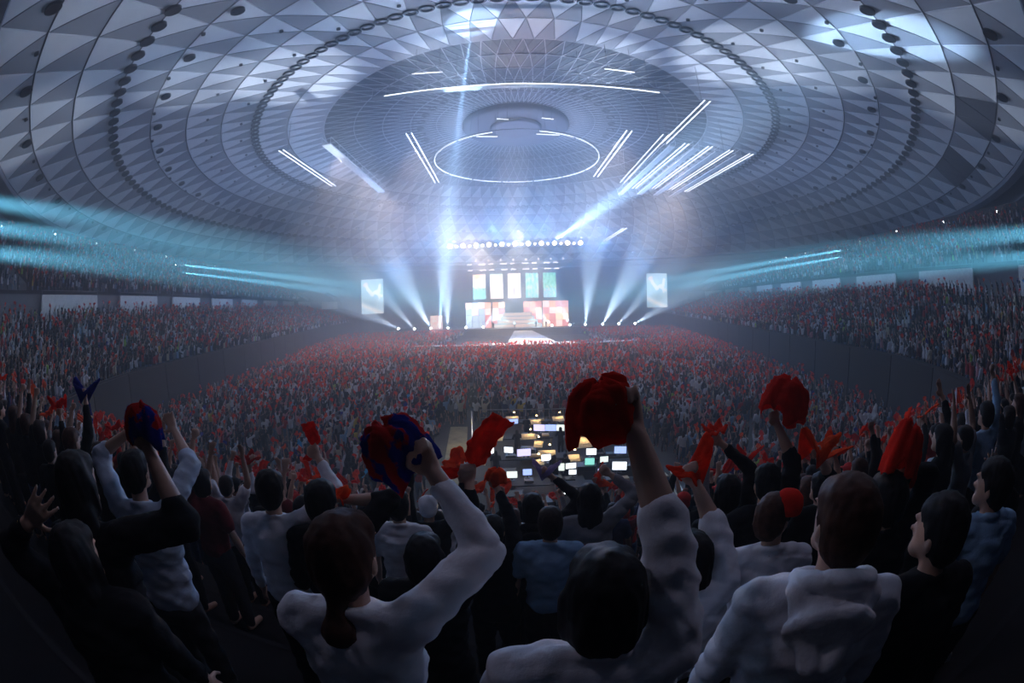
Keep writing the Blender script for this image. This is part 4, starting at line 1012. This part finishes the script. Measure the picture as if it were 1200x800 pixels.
def simple_person(arms, sleeve):
    b = MB(); pid = []
    def ring(z, rx, ry, n=5, y=0): return [(rx * math.cos(2 * PI * i / n + .3), y + ry * math.sin(2 * PI * i / n + .3), z) for i in range(n)]
    def loft(rs, p):
        n = len(rs[0]); k = len(b.v); b.v += [q for r in rs for q in r]; pid.extend([p] * (n * len(rs)))
        for j in range(len(rs) - 1):
            for i in range(n):
                a, c, e, f = k + j * n + i, k + j * n + (i + 1) % n, k + (j + 1) * n + (i + 1) % n, k + (j + 1) * n + i
                b.f += [(a, c, e), (a, e, f)]
        top = k + (len(rs) - 1) * n
        for i in range(1, n - 1): b.f.append((top, top + i, top + i + 1))
    loft([ring(.45, .13, .10), ring(.88, .16, .12)], 2); loft([ring(.86, .17, .125), ring(1.30, .21, .125, y=.02), ring(1.44, .08, .07, y=.02)], 1)
    loft([ring(1.41, .06, .065, 5, .03), ring(1.50, .09, .105, 5, .02), ring(1.60, .085, .10, 5, .02), ring(1.67, .03, .04, 5, .02)], 3)
    for s in (1, -1):
        w = arms.get(s)
        if w is None: w = (s * .26, .10, .86)
        S = Vector((s * .19, .02, 1.34)); W = Vector(w); E = S.lerp(W, .5) + Vector((s * .05, 0, 0))
        for a, c, r0, r1, p in ((S, E, .06, .045, 1 if sleeve > 0 else 0), (E, W, .045, .035, 1 if sleeve > 1 else 0), (W, W + (W - E).normalized() * .15, .035, .03, 0)):
            d = (c - a).normalized(); u = d.orthogonal().normalized(); q = d.cross(u)
            k = len(b.v); b.v += [tuple(a + (u * math.cos(2.094 * i) + q * math.sin(2.094 * i)) * r0) for i in range(3)] + [tuple(c + (u * math.cos(2.094 * i) + q * math.sin(2.094 * i)) * r1) for i in range(3)]
            pid.extend([p] * 6)
            for i in range(3): j = (i + 1) % 3; b.f += [(k + i, k + j, k + 3 + j), (k + i, k + 3 + j, k + 3 + i)]
    return np.array([tuple(v) for v in b.v], float), np.array(b.f, np.int32), np.array(pid)
LOD2 = [simple_person({1: (.20, .16, 1.86)}, 2), simple_person({-1: (-.18, .20, 1.86)}, 1), simple_person({1: (.24, .14, 1.84), -1: (-.24, .14, 1.84)}, 1), simple_person({1: (.26, .22, 1.80)}, 2), simple_person({}, 1), simple_person({1: (.06, .3, 1.22), -1: (-.05, .3, 1.22)}, 2), simple_person({1: (.38, .18, 1.72)}, 1), simple_person({1: (.3, .1, 1.8), -1: (-.12, .2, 1.86)}, 2)]
HANDS = [tuple(t[2]) if t[2] is not None else None for t in TPL]
def low_towel(seed):
    r_ = random.Random(seed); vs = []; fs = []
    n, k = 4, 3                    # a crumpled strip, folded over
    for i in range(n + 1):
        u = i / n
        for j in range(k):
            v = j / (k - 1) - .5; w = .03 + .20 * min(1, abs(u - .25) * 2.2)
            vs.append((v * w + r_.uniform(-.03, .03), (u - .25) * .16 + r_.uniform(-.05, .05) + .06 * math.sin(3 * v + 6 * u), abs(u - .25) * .30 * (1 if u > .25 else -.6) + r_.uniform(-.03, .03) + .04 * (j == 1)))
    for i in range(n):
        for j in range(k - 1): a = i * k + j; fs += [(a, a + 1, a + k + 1), (a, a + k + 1, a + k)]
    return np.array(vs), np.array(fs, np.int32)
LTOWS = [low_towel(s) for s in (3, 8, 13)]

SEATS = []      # (x, y, z, heading, place words)
def inside(x, y):
    def fx(line):
        for a, c in zip(line, line[1:]):
            if a.y <= y <= c.y: return a.x + (c.x - a.x) * (y - a.y) / (c.y - a.y)
        return line[0].x if y < line[0].y else line[-1].x
    return fx(FLs) + .6 < x < fx(FRs) - .6
y = 13.9
while y < 116:
    x = -53.0 + rnd.random() * .5
    while x < 46:
        x += .60
        if not inside(x, y): continue
        if -4.6 < x - (y - 20) * -.10 < 7.4 and y < 29.5: continue
        if -21.5 < x < 23 and 74.3 < y < 82.5 and abs(x - 1) < 22: continue
        if -15 < x < 15 and y > 79: continue
        if abs(abs(x + .3) - 13.5) < .7 or abs(y - 47) < .6: continue
        if rnd.random() < .07: continue
        SEATS.append((x + rnd.uniform(-.12, .12), y + rnd.uniform(-.2, .2), 0.0, rnd.gauss(-x / 120.0 * -1, .12), 'floor'))
    y += 1.05 if y < 60 else 1.15
for side, line, sgn in (('left', FLs, 1), ('right', FRs, -1)):
    fine = resample([tuple(p) for p in line], .56)
    for tier, N, z0, rise, pitch, off0 in (('lower', LOW_N, LOW_Z, LOW_RISE, LOW_PITCH, .4), ('upper', UP_ROWS[side], UP_Z, UP_RISE, UP_PITCH, UP_OFF)):
        for k in range(N - (1 if tier == 'lower' else 0)):
            row = offset_line(fine, off0 + (k + .5) * pitch, sgn)
            for i in range(0, len(row)):
                if i % 27 < 2 or rnd.random() < .08: continue
                if tier == 'upper' and k < 7 and 19 < (i * .56) % 15 < 23: continue
                p = row[i]
                if p.y > 128: continue
                SEATS.append((p.x + rnd.uniform(-.1, .1), p.y + rnd.uniform(-.1, .1), z0 + k * rise, math.atan2(-( -1 - p.x), 110 - p.y) * .8 * -1 if False else math.atan2(p.x, 118 - p.y) + rnd.gauss(0, .12), side + ' ' + tier))
near = []
for n in range(2, ROW_N):
    x = -23.0 + rnd.random() * .5; q = 0
    while x < 22:
        x += .57
        if rnd.random() < .06: continue
        yy = row_y(n) + bend(x)
        if -2.1 < x - .0 < -1.2 and n > 5: continue
        if -.75 < x < 1.35 and n < 6: continue
        if yy > 10.2 and not inside(x, yy): continue
        if any(abs(x - hx) < .5 and abs(yy - hy) < .55 for hx, hy in HERO): continue
        near.append((x + rnd.uniform(-.08, .08), yy + rnd.uniform(-.05, .05), row_z(n), rnd.gauss(0, .15), 'row%d' % n))
RAIL = [at_z(786, 552, 3.2), at_z(806, 585, 4.6)]
def blocked(s):
    a, c = RAIL; d = c - a; t = max(0, min(1, ((s[0] - a.x) * d.x + (s[1] - a.y) * d.y) / (d.x ** 2 + d.y ** 2)))
    if math.hypot(s[0] - a.x - t * d.x, s[1] - a.y - t * d.y) < .62: return True
    return any(math.hypot(s[0] - q[0] - .3, s[1] - q[1]) < 1.1 for q in SIDE_SPOTS)
def in_frame(s, m=30):
    if blocked(s): return False
    u, v = project((s[0], s[1], s[2] + 1.5)); return -m < u < 1200 + m and -m < v < 800 + m
SEATS = [s for s in SEATS + near if in_frame(s)]
SEATS.sort(key=lambda s: (s[0] ** 2 + s[1] ** 2 + (s[2] + 1 - CAMZ) ** 2))
TOPS = ['white', 'black', 'charcoal', 'grey', 'red', 'maroon', 'navy', 'sky blue', 'pink', 'cream', 'yellow', 'green']
TOPW = [24, 30, 9, 6, 7, 6, 6, 3, 4, 3, 1, 1]
NEARW = [8, 54, 14, 5, 2, 4, 6, 1, 1, 1, 0, 0]
TOWC = ['red', 'scarlet', 'orange red', 'dark red', 'blue', 'white', 'sky blue']; TOWW = [36, 30, 20, 7, 3, 3, 1]
num = ['zero', 'first', 'second', 'third', 'fourth', 'fifth', 'sixth', 'seventh', 'eighth', 'ninth', 'tenth', 'eleventh', 'twelfth', 'thirteenth', 'fourteenth', 'fifteenth', 'sixteenth', 'seventeenth', 'eighteenth', 'nineteenth', 'twentieth', 'twenty-first', 'twenty-second', 'twenty-third', 'twenty-fourth', 'twenty-fifth', 'twenty-sixth', 'twenty-seventh', 'twenty-eighth', 'twenty-ninth', 'thirtieth'] + ['thirty-%s' % s for s in ('first', 'second', 'third', 'fourth', 'fifth', 'sixth', 'seventh', 'eighth', 'ninth')]
hcopy = {}
def who(): 
    pose = rnd.choices(range(8), (22, 12, 16, 12, 8, 8, 12, 10))[0]
    return pose
ONE = 276          # these nearest ones are people of their own; with the posed ones about 300
singles, mass = SEATS[:ONE], SEATS[ONE:]
rank = {}
for s in sorted(singles, key=lambda s: abs(s[0] + 1.6)):
    sd = 'left' if s[0] < -1.6 else 'right'; rank.setdefault((s[4], sd), []).append(s)
for s in singles:
    sd = 'left' if s[0] < -1.6 else 'right'; i = rank[(s[4], sd)].index(s) + 1
    pose = who(); top = rnd.choices(TOPS, NEARW)[0]; nm, ms, hand = TPL[pose]
    rn = int(s[4][3:]) if s[4].startswith('row') else 0
    place = '%s stand row, %s %s of aisle' % (num[rn], num[min(i, 39)], sd) if rn else 'arena floor, %s %s of aisle' % (num[min(i, 39)], sd)
    lab = 'person in %s top, %s, %s' % (top, nm, place)
    t = thing('person', lab, 'person', (s[0], s[1], s[2]), s[3], 'people in the near stand')
    k = rnd.uniform(.95, 1.06); t.scale = (k, k, k)
    dress(t, ms, rnd.choice(m_skin), m_cloth(top), m_cloth(rnd.choice(('black', 'charcoal', 'denim'))), m_cloth(rnd.choice(('black', 'white', 'red'))) if POSES[pose][2] == 'cap' else rnd.choice(m_hair))
    if hand is not None and rnd.random() < .62 and POSES[pose][4][0]:
        p = Matrix.Rotation(s[3], 3, 'Z') @ (Vector(hand) * k) + Vector(s[:3]); c = rnd.choices(TOWC, TOWW)[0]
        towel(p, c, '%s towel raised in the %s' % (c, place.replace(' ahead', '')), rnd.choice(('bunch', 'bunch', 'two_lobe', 'strip')), rnd.randrange(3), rnd.uniform(.6, .95), (rnd.gauss(0, .3), rnd.gauss(0, .4), rnd.uniform(0, 6)), 'towels in the near stand')

def pile(people, towels):
    V, T, C, k = [], [], [], 0
    TV, TT, TC, tk = [], [], [], 0
    rg = np.random.default_rng(5)
    groups = {}
    for s in people:
        d = math.dist((s[0], s[1], s[2] + 1), (0, 0, CAMZ)); pose = who()
        if d > 60 and rnd.random() < .5: pose = rnd.choice((0, 1, 2, 6, 7))
        groups.setdefault((pose, d < 38), []).append(s)
    for (pose, hi), ss in groups.items():
        v, t, pid = (LOD1 if hi else LOD2)[pose]
        n = len(ss); a = np.array([s[:4] for s in ss]); sc_ = rg.uniform(.93, 1.07, n)
        c_, s_ = np.cos(a[:, 3]) * sc_, np.sin(a[:, 3]) * sc_
        P = np.empty((n, len(v), 3))
        P[:, :, 0] = v[None, :, 0] * c_[:, None] - v[None, :, 1] * s_[:, None] + a[:, None, 0]
        P[:, :, 1] = v[None, :, 0] * s_[:, None] + v[None, :, 1] * c_[:, None] + a[:, None, 1]
        P[:, :, 2] = v[None, :, 2] * sc_[:, None] + a[:, None, 2]
        tops = np.array([CLOTH[x] for x in rnd.choices(TOPS, TOPW, k=n)])
        skins = np.array([(.56, .34, .25)] * n) * rg.uniform(.7, 1.05, (n, 1)); pants = np.array([rnd.choice(((.012, .012, .014), (.035, .035, .04), (.10, .14, .24))) for _ in range(n)]); hairs = np.array([rnd.choices(((.010, .008, .008), (.045, .022, .014), (.5, .5, .5), (.45, .03, .02)), (60, 26, 6, 8))[0] for _ in range(n)])
        pal = np.stack([skins, tops, pants, hairs], 1)
        V.append(P.reshape(-1, 3)); C.append(pal[:, pid, :].reshape(-1, 3))
        T.append((t[None] + (np.arange(n) * len(v))[:, None, None]).reshape(-1, 3) + k); k += n * len(v)
        if HANDS[pose] is not None:
            m = rg.random(n) < (.70 if POSES[pose][4][0] else .45) * np.where(a[:, 2] > 2, .45, 1.0)
            h = np.array(HANDS[pose]); tv, tt = LTOWS[(pose + hi) % 3]; q = a[m]; nn = len(q)
            if nn:
                cc, s2 = c_[m], s_[m]
                hx = h[0] * cc - h[1] * s2 + q[:, 0]; hy = h[0] * s2 + h[1] * cc + q[:, 1]; hz = h[2] * sc_[m] + q[:, 2]
                an = rg.uniform(0, 6.28, nn); ks = rg.uniform(.8, 1.2, nn) * (1.0 if hi else 1.3)
                W = np.empty((nn, len(tv), 3))
                W[:, :, 0] = (tv[None, :, 0] * np.cos(an)[:, None] - tv[None, :, 1] * np.sin(an)[:, None]) * ks[:, None] + hx[:, None]
                W[:, :, 1] = (tv[None, :, 0] * np.sin(an)[:, None] + tv[None, :, 1] * np.cos(an)[:, None]) * ks[:, None] + hy[:, None]
                W[:, :, 2] = tv[None, :, 2] * ks[:, None] + hz[:, None]
                col = np.array([TOWEL[x] for x in rnd.choices(TOWC, TOWW, k=nn)])
                TV.append(W.reshape(-1, 3)); TC.append(np.repeat(col, len(tv), 0)); TT.append((tt[None] + (np.arange(nn) * len(tv))[:, None, None]).reshape(-1, 3) + tk); tk += nn * len(tv)
    def mk(name, V, T, C, label, mat):
        V, T, C = np.vstack(V), np.vstack(T).astype(np.int32), np.vstack(C)
        me = bpy.data.meshes.new(name); me.vertices.add(len(V)); me.vertices.foreach_set('co', V.astype(np.float32).ravel())
        me.loops.add(len(T) * 3); me.loops.foreach_set('vertex_index', T.ravel()); me.polygons.add(len(T)); me.polygons.foreach_set('loop_start', np.arange(0, len(T) * 3, 3, dtype=np.int32))
        me.update(calc_edges=True)
        at_ = me.color_attributes.new('col', 'FLOAT_COLOR', 'POINT'); at_.data.foreach_set('color', np.hstack([C, np.ones((len(C), 1))]).astype(np.float32).ravel())
        me.materials.append(mat); o = link(name, me); tag(o, label, name.replace('_', ' '), None, 'stuff'); return len(T)
    a = mk('crowd', V, T, C, 'dense crowd of people filling the arena floor and all the stands', M_attr('crowd_cloth', .85))
    c = mk('crowd_towels', TV, TT, TC, 'countless red towels waved over the crowd', M_attr('crowd_towel_cloth', .9, 0, .45))
    print('CROWD', len(people), a, c)
pile(mass, None)
# ------------------------------------------------------------------ mixing booth on the floor
m_table = M('desk_black', (.007, .007, .008), .7, spec=.2)
m_paper = M('paper_cream', (.75, .62, .40), .8)
m_rail = M('rail_steel', (.45, .45, .46), .4, metal=.6)
m_ply = M('plywood_floor', (.42, .36, .20), .8, .2, 2)
m_lampw = M('desk_lamp_glow', (1, .75, .4), .4, emit=16.0, ecol=(1, .66, .30))
PL = .25
bo = thing('booth_platform', 'low black platform of the mixing booth on the arena floor', 'platform', (0, 0, 0))
quad = [(-.9, 14.9), (6.6, 14.2), (5.9, 28.4), (-2.6, 28.8)]
MB().add([(*q, PL) for q in quad] + [(*q, 0) for q in quad], [(0, 1, 2, 3), (7, 6, 5, 4), (0, 4, 5, 1), (1, 5, 6, 2), (2, 6, 7, 3), (3, 7, 4, 0)]).build('deck', m_table, bo)
def desk(x0, x1, y, dep, label):
    t = thing('mixing_desk', label, 'desk', ((x0 + x1) / 2, y, PL), .03)
    w = x1 - x0
    MB().box((0, 0, .74), (w, dep, .05)).build('table_top', m_table, t)
    for sx in (-1, 1):
        for sy in (-1, 1): MB().box((sx * (w / 2 - .06), sy * (dep / 2 - .06), .36), (.06, .06, .72)).build('leg', m_rail, t)
    n = int(w / .55)
    for i in range(n):
        if rnd.random() < .3: continue
        x = -w / 2 + .3 + i * .55; hgt = rnd.uniform(.05, .14)
        MB().box((x, rnd.uniform(-.1, .12), .765 + hgt / 2), (rnd.uniform(.34, .5), rnd.uniform(.28, .42), hgt), top=.94).build('console', rnd.choice((m_case, m_case, m_paper)), t)
    return t
rowsY = [(-2.0, 1.6, 26.6, .8, 'front left'), (2.0, 5.4, 26.4, .8, 'front right'), (-1.9, 1.5, 23.3, .8, 'second-row left'), (2.1, 5.5, 23.0, .8, 'second-row right'), (-1.5, 1.9, 20.0, .8, 'third-row left'), (2.6, 5.9, 19.7, .8, 'third-row right'), (-.7, 2.4, 16.9, .8, 'rear left'), (3.1, 6.2, 16.5, .8, 'rear right')]
for x0, x1, y, dep, nm in rowsY: desk(x0, x1, y, dep, 'black equipment desk at the %s of the mixing booth' % nm)
def scrmat(n, c, e): return M('monitor_' + n, c, .4, .35, 6, emit=e, ecol=c)
SM = {'white': scrmat('white', (.85, .92, 1), 1.6), 'blue': scrmat('blue', (.35, .48, .95), 1.3), 'lilac': scrmat('lilac', (.60, .58, 1), 1.3), 'teal': scrmat('teal', (.25, .75, .65), 1.1), 'pale': scrmat('pale', (.75, .85, .8), 1.2)}
def monitor(px, py, z, w, h, kind, label, rz=0.0, tilt=0.0):
    p = at_z(px, py, z)
    t = thing('monitor', label, 'monitor', (p.x, p.y, z - h / 2 - .12), rz)
    bz = MB().box((0, .02, h / 2 + .12), (w + .03, .035, h + .03)).build('bezel', m_case, t)
    MB().box((0, -.002, h / 2 + .12), (w, .012, h)).build('display', SM[kind], bz)
    b = MB().box((0, .03, .06), (.05, .03, .14)).box((0, .03, .008), (.22, .16, .016)); b.build('stand', m_case, t)
mons = [(602, 493.6, .50, .28, 'blue', 'small blue monitor near the front rail of the booth'), (632, 501, .62, .36, 'lilac', 'lilac monitor in the second booth row, left of the blue one'), (645, 501, .62, .36, 'blue', 'bright blue monitor at the middle of the second booth row'), (656, 501, .50, .34, 'pale', 'pale monitor right of the bright blue one in the booth'), (671, 503, .55, .40, 'lilac', 'turned lilac monitor at the right of the second booth row'), (614, 530, .62, .34, 'lilac', 'wide lilac monitor in the third booth row'), (571.5, 527, .66, .44, 'white', 'white tilted monitor at the left edge of the booth'), (640, 536, .42, .30, 'white', 'small white monitor on a lit desk in mid booth'), (693, 529, .46, .30, 'white', 'white monitor with red light at the booth right'), (691, 541, .40, .34, 'teal', 'teal monitor below the white one at the booth right'), (669, 545.6, .44, .24, 'white', 'upper white monitor of the rear rack in the booth'), (671, 553, .30, .20, 'white', 'lower small white monitor of the rear rack'), (658, 547, .24, .32, 'pale', 'narrow pale monitor beside the rear rack'), (727, 527, .55, .34, 'blue', 'dim blue monitor at the far right of the booth'), (726, 545.6, .60, .36, 'white', 'white monitor at the far right rear of the booth'), (588, 499, .45, .26, 'pale', 'pale monitor at the far left of the second booth row')]
for px, py, w, h, k, lb in mons: monitor(px, py, 1.35, w, h, k, lb, rnd.uniform(-.25, .25) + (.35 if 'tilted' in lb else 0))
m_sheet = M('sheet_cream_white', (.86, .76, .55), .8, .15, 8)
def sheet(px, py, w, h, label):
    p = at_z(px, py, 1.16)
    t = tag(MB().box((0, 0, 0), (w, h, .02)).box((w * .1, h * .1, .016), (w * .7, h * .6, .012)).build('script_board', m_sheet), label, 'board', 'lit boards on the booth desks')
    t.location = (p.x, p.y, 1.14); t.rotation_euler = (.35, 0, rnd.uniform(-.2, .2))
wl = ['by the front rail, left', 'by the front rail, middle', 'by the front rail, right', 'second row, left', 'second row, middle', 'third row, middle', 'right side, large and slanted', 'rear, middle', 'third row, right of middle', 'third row, right', 'far left, rear']
for (px, py, w, h), q in zip(((600, 490, .8, .5), (627, 494, .7, .5), (654, 490, .7, .5), (584, 512, .5, .6), (618, 511, .9, .5), (631, 520, .45, .5), (680, 518, 1.0, .9), (631, 541, .45, .4), (641, 530, .8, .4), (673, 536, .5, .5), (564, 539, .4, .7)), wl):
    sheet(px, py, w, h, 'warm lit script board on a booth desk, ' + q)
    p = at_z(px, py, 1.16)
    t = thing('desk_lamp', 'small warm desk lamp over the booth board, ' + q, 'lamp', (p.x + w * .35, p.y + .3, 1.02))
    MB().lathe([(.06, 0), (.05, .02), (.015, .03), (.012, .2)], n=8).build('base', m_case, t)
    MB().path([(0, 0, .18), (0, -.02, .40), (-.05, -.10, .50), (-.12, -.18, .50)], .008, 4).build('neck', m_case, t)
    MB().lathe([(.015, .05), (.05, .0), (.045, -.005), (.01, .03)], (-.14, -.2, .48), 8).build('shade', m_lampw, t)
    l = bpy.data.lights.new('desk_lamp_light', 'POINT'); l.energy = 4; l.color = (1, .66, .32); l.shadow_soft_size = .05
    lo = link('desk_lamp_light', l); lo.location = (p.x + w * .35 - .14, p.y + .1, 1.42)
def crew(p, rz, label, pose=4, top='black', k=1.0, cat='person', grp='booth crew', z=None):
    nm, ms, hand = TPL[pose]; t = thing('person', label, 'person', p, rz, grp); t.scale = (k, k, k)
    dress(t, ms, m_skin[0], m_cloth(top), m_cloth('black'), m_hair[0]); return t
for px, py, lb in ((575, 507, 'far left of the second desk row'), (606, 506, 'behind the second desk row, left'), (657, 503, 'behind the second desk row, right'), (668, 490, 'at the front rail of the booth, right'), (617, 490, 'at the front rail of the booth, left'), (581, 531, 'left end of the third desk row'), (649.5, 536, 'third desk row beside the small white monitor'), (662, 535, 'third desk row, darker one on the right'), (703, 515, 'right end of the second desk row')):
    h = at_z(px, py, 1.50); crew((h.x, h.y, PL - .15), rnd.uniform(-.3, .3), 'booth operator in black, ' + lb, rnd.choice((4, 5)), 'black', .92)
# rail in front of the booth, walkway beside it
def railing(name, label, pts, h=1.15, mids=(.55,), mat=None, panel=False):
    t = thing(name, label, 'railing', (0, 0, 0)); mat = mat or m_rail
    P = [Vector(p) for p in pts]
    MB().path([p + Vector((0, 0, h)) for p in P], .03, 5).build('top_rail', mat, t)
    for m in mids: MB().path([p + Vector((0, 0, h * m)) for p in P], .02, 4).build('mid_rail', mat, t)
    for a, c in zip(P, P[1:]):
        n = max(1, int((c - a).length / 1.4))
        for i in range(n + 1): q = a.lerp(c, i / n); MB().tube(q, q + Vector((0, 0, h)), .022, n=5).build('post', mat, t)
    return t
railing('crowd_barrier', 'steel crowd barrier along the front of the mixing booth', [(-2.9, 29.0, 0), (6.2, 28.6, 0)], 1.2)
railing('booth_railing', 'pale railing between the mixing booth and the lit walkway', [(-2.05, 16.4, 0), (-2.66, 22, 0), (-3.45, 29.0, 0)], 1.1)
wk = thing('walkway', 'lit yellowish plywood walkway running beside the mixing booth', 'walkway', (0, 0, 0))
for i in range(10):
    y0 = 16.0 + i * 1.3; x0 = -2.4 - (y0 - 16) * .105; x1 = -2.4 - (y0 + 1.27 - 16) * .105
    MB().add([(x0 - 1.15, y0, .06), (x0, y0, .06), (x1, y0 + 1.27, .06), (x1 - 1.15, y0 + 1.27, .06), (x0 - 1.15, y0, 0), (x0, y0, 0), (x1, y0 + 1.27, 0), (x1 - 1.15, y0 + 1.27, 0)], [(0, 1, 2, 3), (7, 6, 5, 4), (0, 4, 5, 1), (1, 5, 6, 2), (2, 6, 7, 3), (3, 7, 4, 0)]).build('plank', m_ply, wk)
spot('walkway_light', (-3.4, 29.2, 3.2), (-2.9, 20.5, 0), 50, 220, (1, .84, .45), .5, .2)
railing('stair_railing', 'pale yellow handrail by steps to the right of the booth', [tuple(at_z(786, 552, 3.2) - Vector((0, 0, 1.0))), tuple(at_z(806, 585, 4.6) - Vector((0, 0, 1.0)))], 1.0, (.4, .7), M('rail_yellow', (.62, .58, .40), .5))
# tall equipment rack with small lights at the back of the booth
rk = thing('equipment_rack', 'open equipment rack with tiny coloured lights behind the booth', 'rack', (tuple(at_z(672, 572, .9))[0], 15.4, PL))
for sx in (-.75, .75):
    for sy in (-.3, .3): MB().box((sx, sy, .6), (.05, .05, 1.2)).build('post', m_rail, rk)
for zz in (.12, .5, .88, 1.2): MB().box((0, 0, zz), (1.55, .65, .04)).build('shelf', m_table, rk)
for i in range(6): MB().box((-.6 + .24 * i, -.05, .66 + .38 * (i % 2)), (.2, .4, .22)).build('amplifier', m_case, rk)
for i in range(14):
    c = rnd.choice(((1, .8, .3), (.3, 1, .5), (1, .3, .3), (.8, .9, 1))); MB().box((rnd.uniform(-.7, .7), -.34, rnd.choice((.45, .62, .83, 1.0, 1.15))), (.05, .02, .04)).build('indicator', M('led_%d' % int(c[0] * 10 + c[1] * 100), c, .5, emit=8, ecol=c), rk)
# band on the stage
for px, py, lb, pose, top in ((578, 377, 'left of the steps', 4, 'black'), (566, 383, 'far left of the steps', 0, 'white'), (603, 379, 'in the middle before the steps', 3, 'white'), (628, 378, 'right of the steps', 5, 'black'), (640, 380, 'far right of the steps', 4, 'maroon')):
    p = at_y(px, py, SY + 1.2); crew((p.x, SY + 1.2, 2.0), PI + rnd.uniform(-.4, .4), 'performer in %s on the stage, %s' % (top, lb), pose, top, 1.02, grp='performers')
# flight cases standing between the desks
words8 = ['nearest the walkway', 'second from the walkway', 'in the middle of the rear gap', 'beside the equipment rack', 'behind the third desk row, left', 'behind the third desk row, right', 'behind the second desk row, left', 'at the rear right corner']
for i, (x, y) in enumerate(((-.5, 15.6), (.6, 15.3), (2.6, 18.1), (4.6, 15.1), (-.8, 18.3), (4.3, 18.0), (.2, 21.6), (5.9, 15.0))):
    h = (.75, .6, .9, .7, .65, .85, .6, .8)[i]
    t = thing('flight_case', 'black flight case with metal edges in the booth, ' + words8[i], 'flight case', (x, y, PL), rnd.uniform(-.2, .2), 'flight cases in the booth')
    MB().box((0, 0, h * .36 + .08), (.8, .6, h * .72)).build('case_body', m_case, t)
    MB().box((0, 0, h * .86 + .08), (.8, .6, h * .26)).build('lid', m_case, t)
    for sx in (-.4, .4):
        for sy in (-.3, .3):
            MB().box((sx, sy, h * .5 + .08), (.03, .03, h)).build('corner_edge', m_rail, t); MB().lathe([(.03, 0), (.045, .02), (.045, .06), (.03, .08)], (sx * .85, sy * .8, 0), 8).build('caster', m_case, t)
for px, py, w, h, k, lb in ((600, 556, .42, .28, 'pale', 'pale low monitor at the rear left of the booth'), (618, 553, .36, .26, 'blue', 'small blue monitor at the rear left of the booth'), (706, 552, .4, .28, 'lilac', 'small lilac monitor at the rear right of the booth'), (596, 527, .42, .28, 'white', 'small white monitor left of the wide lilac one'), (708, 538, .36, .26, 'pale', 'pale small monitor right of the teal one')):
    monitor(px, py, 1.35, w, h, k, lb, rnd.uniform(-.25, .25))
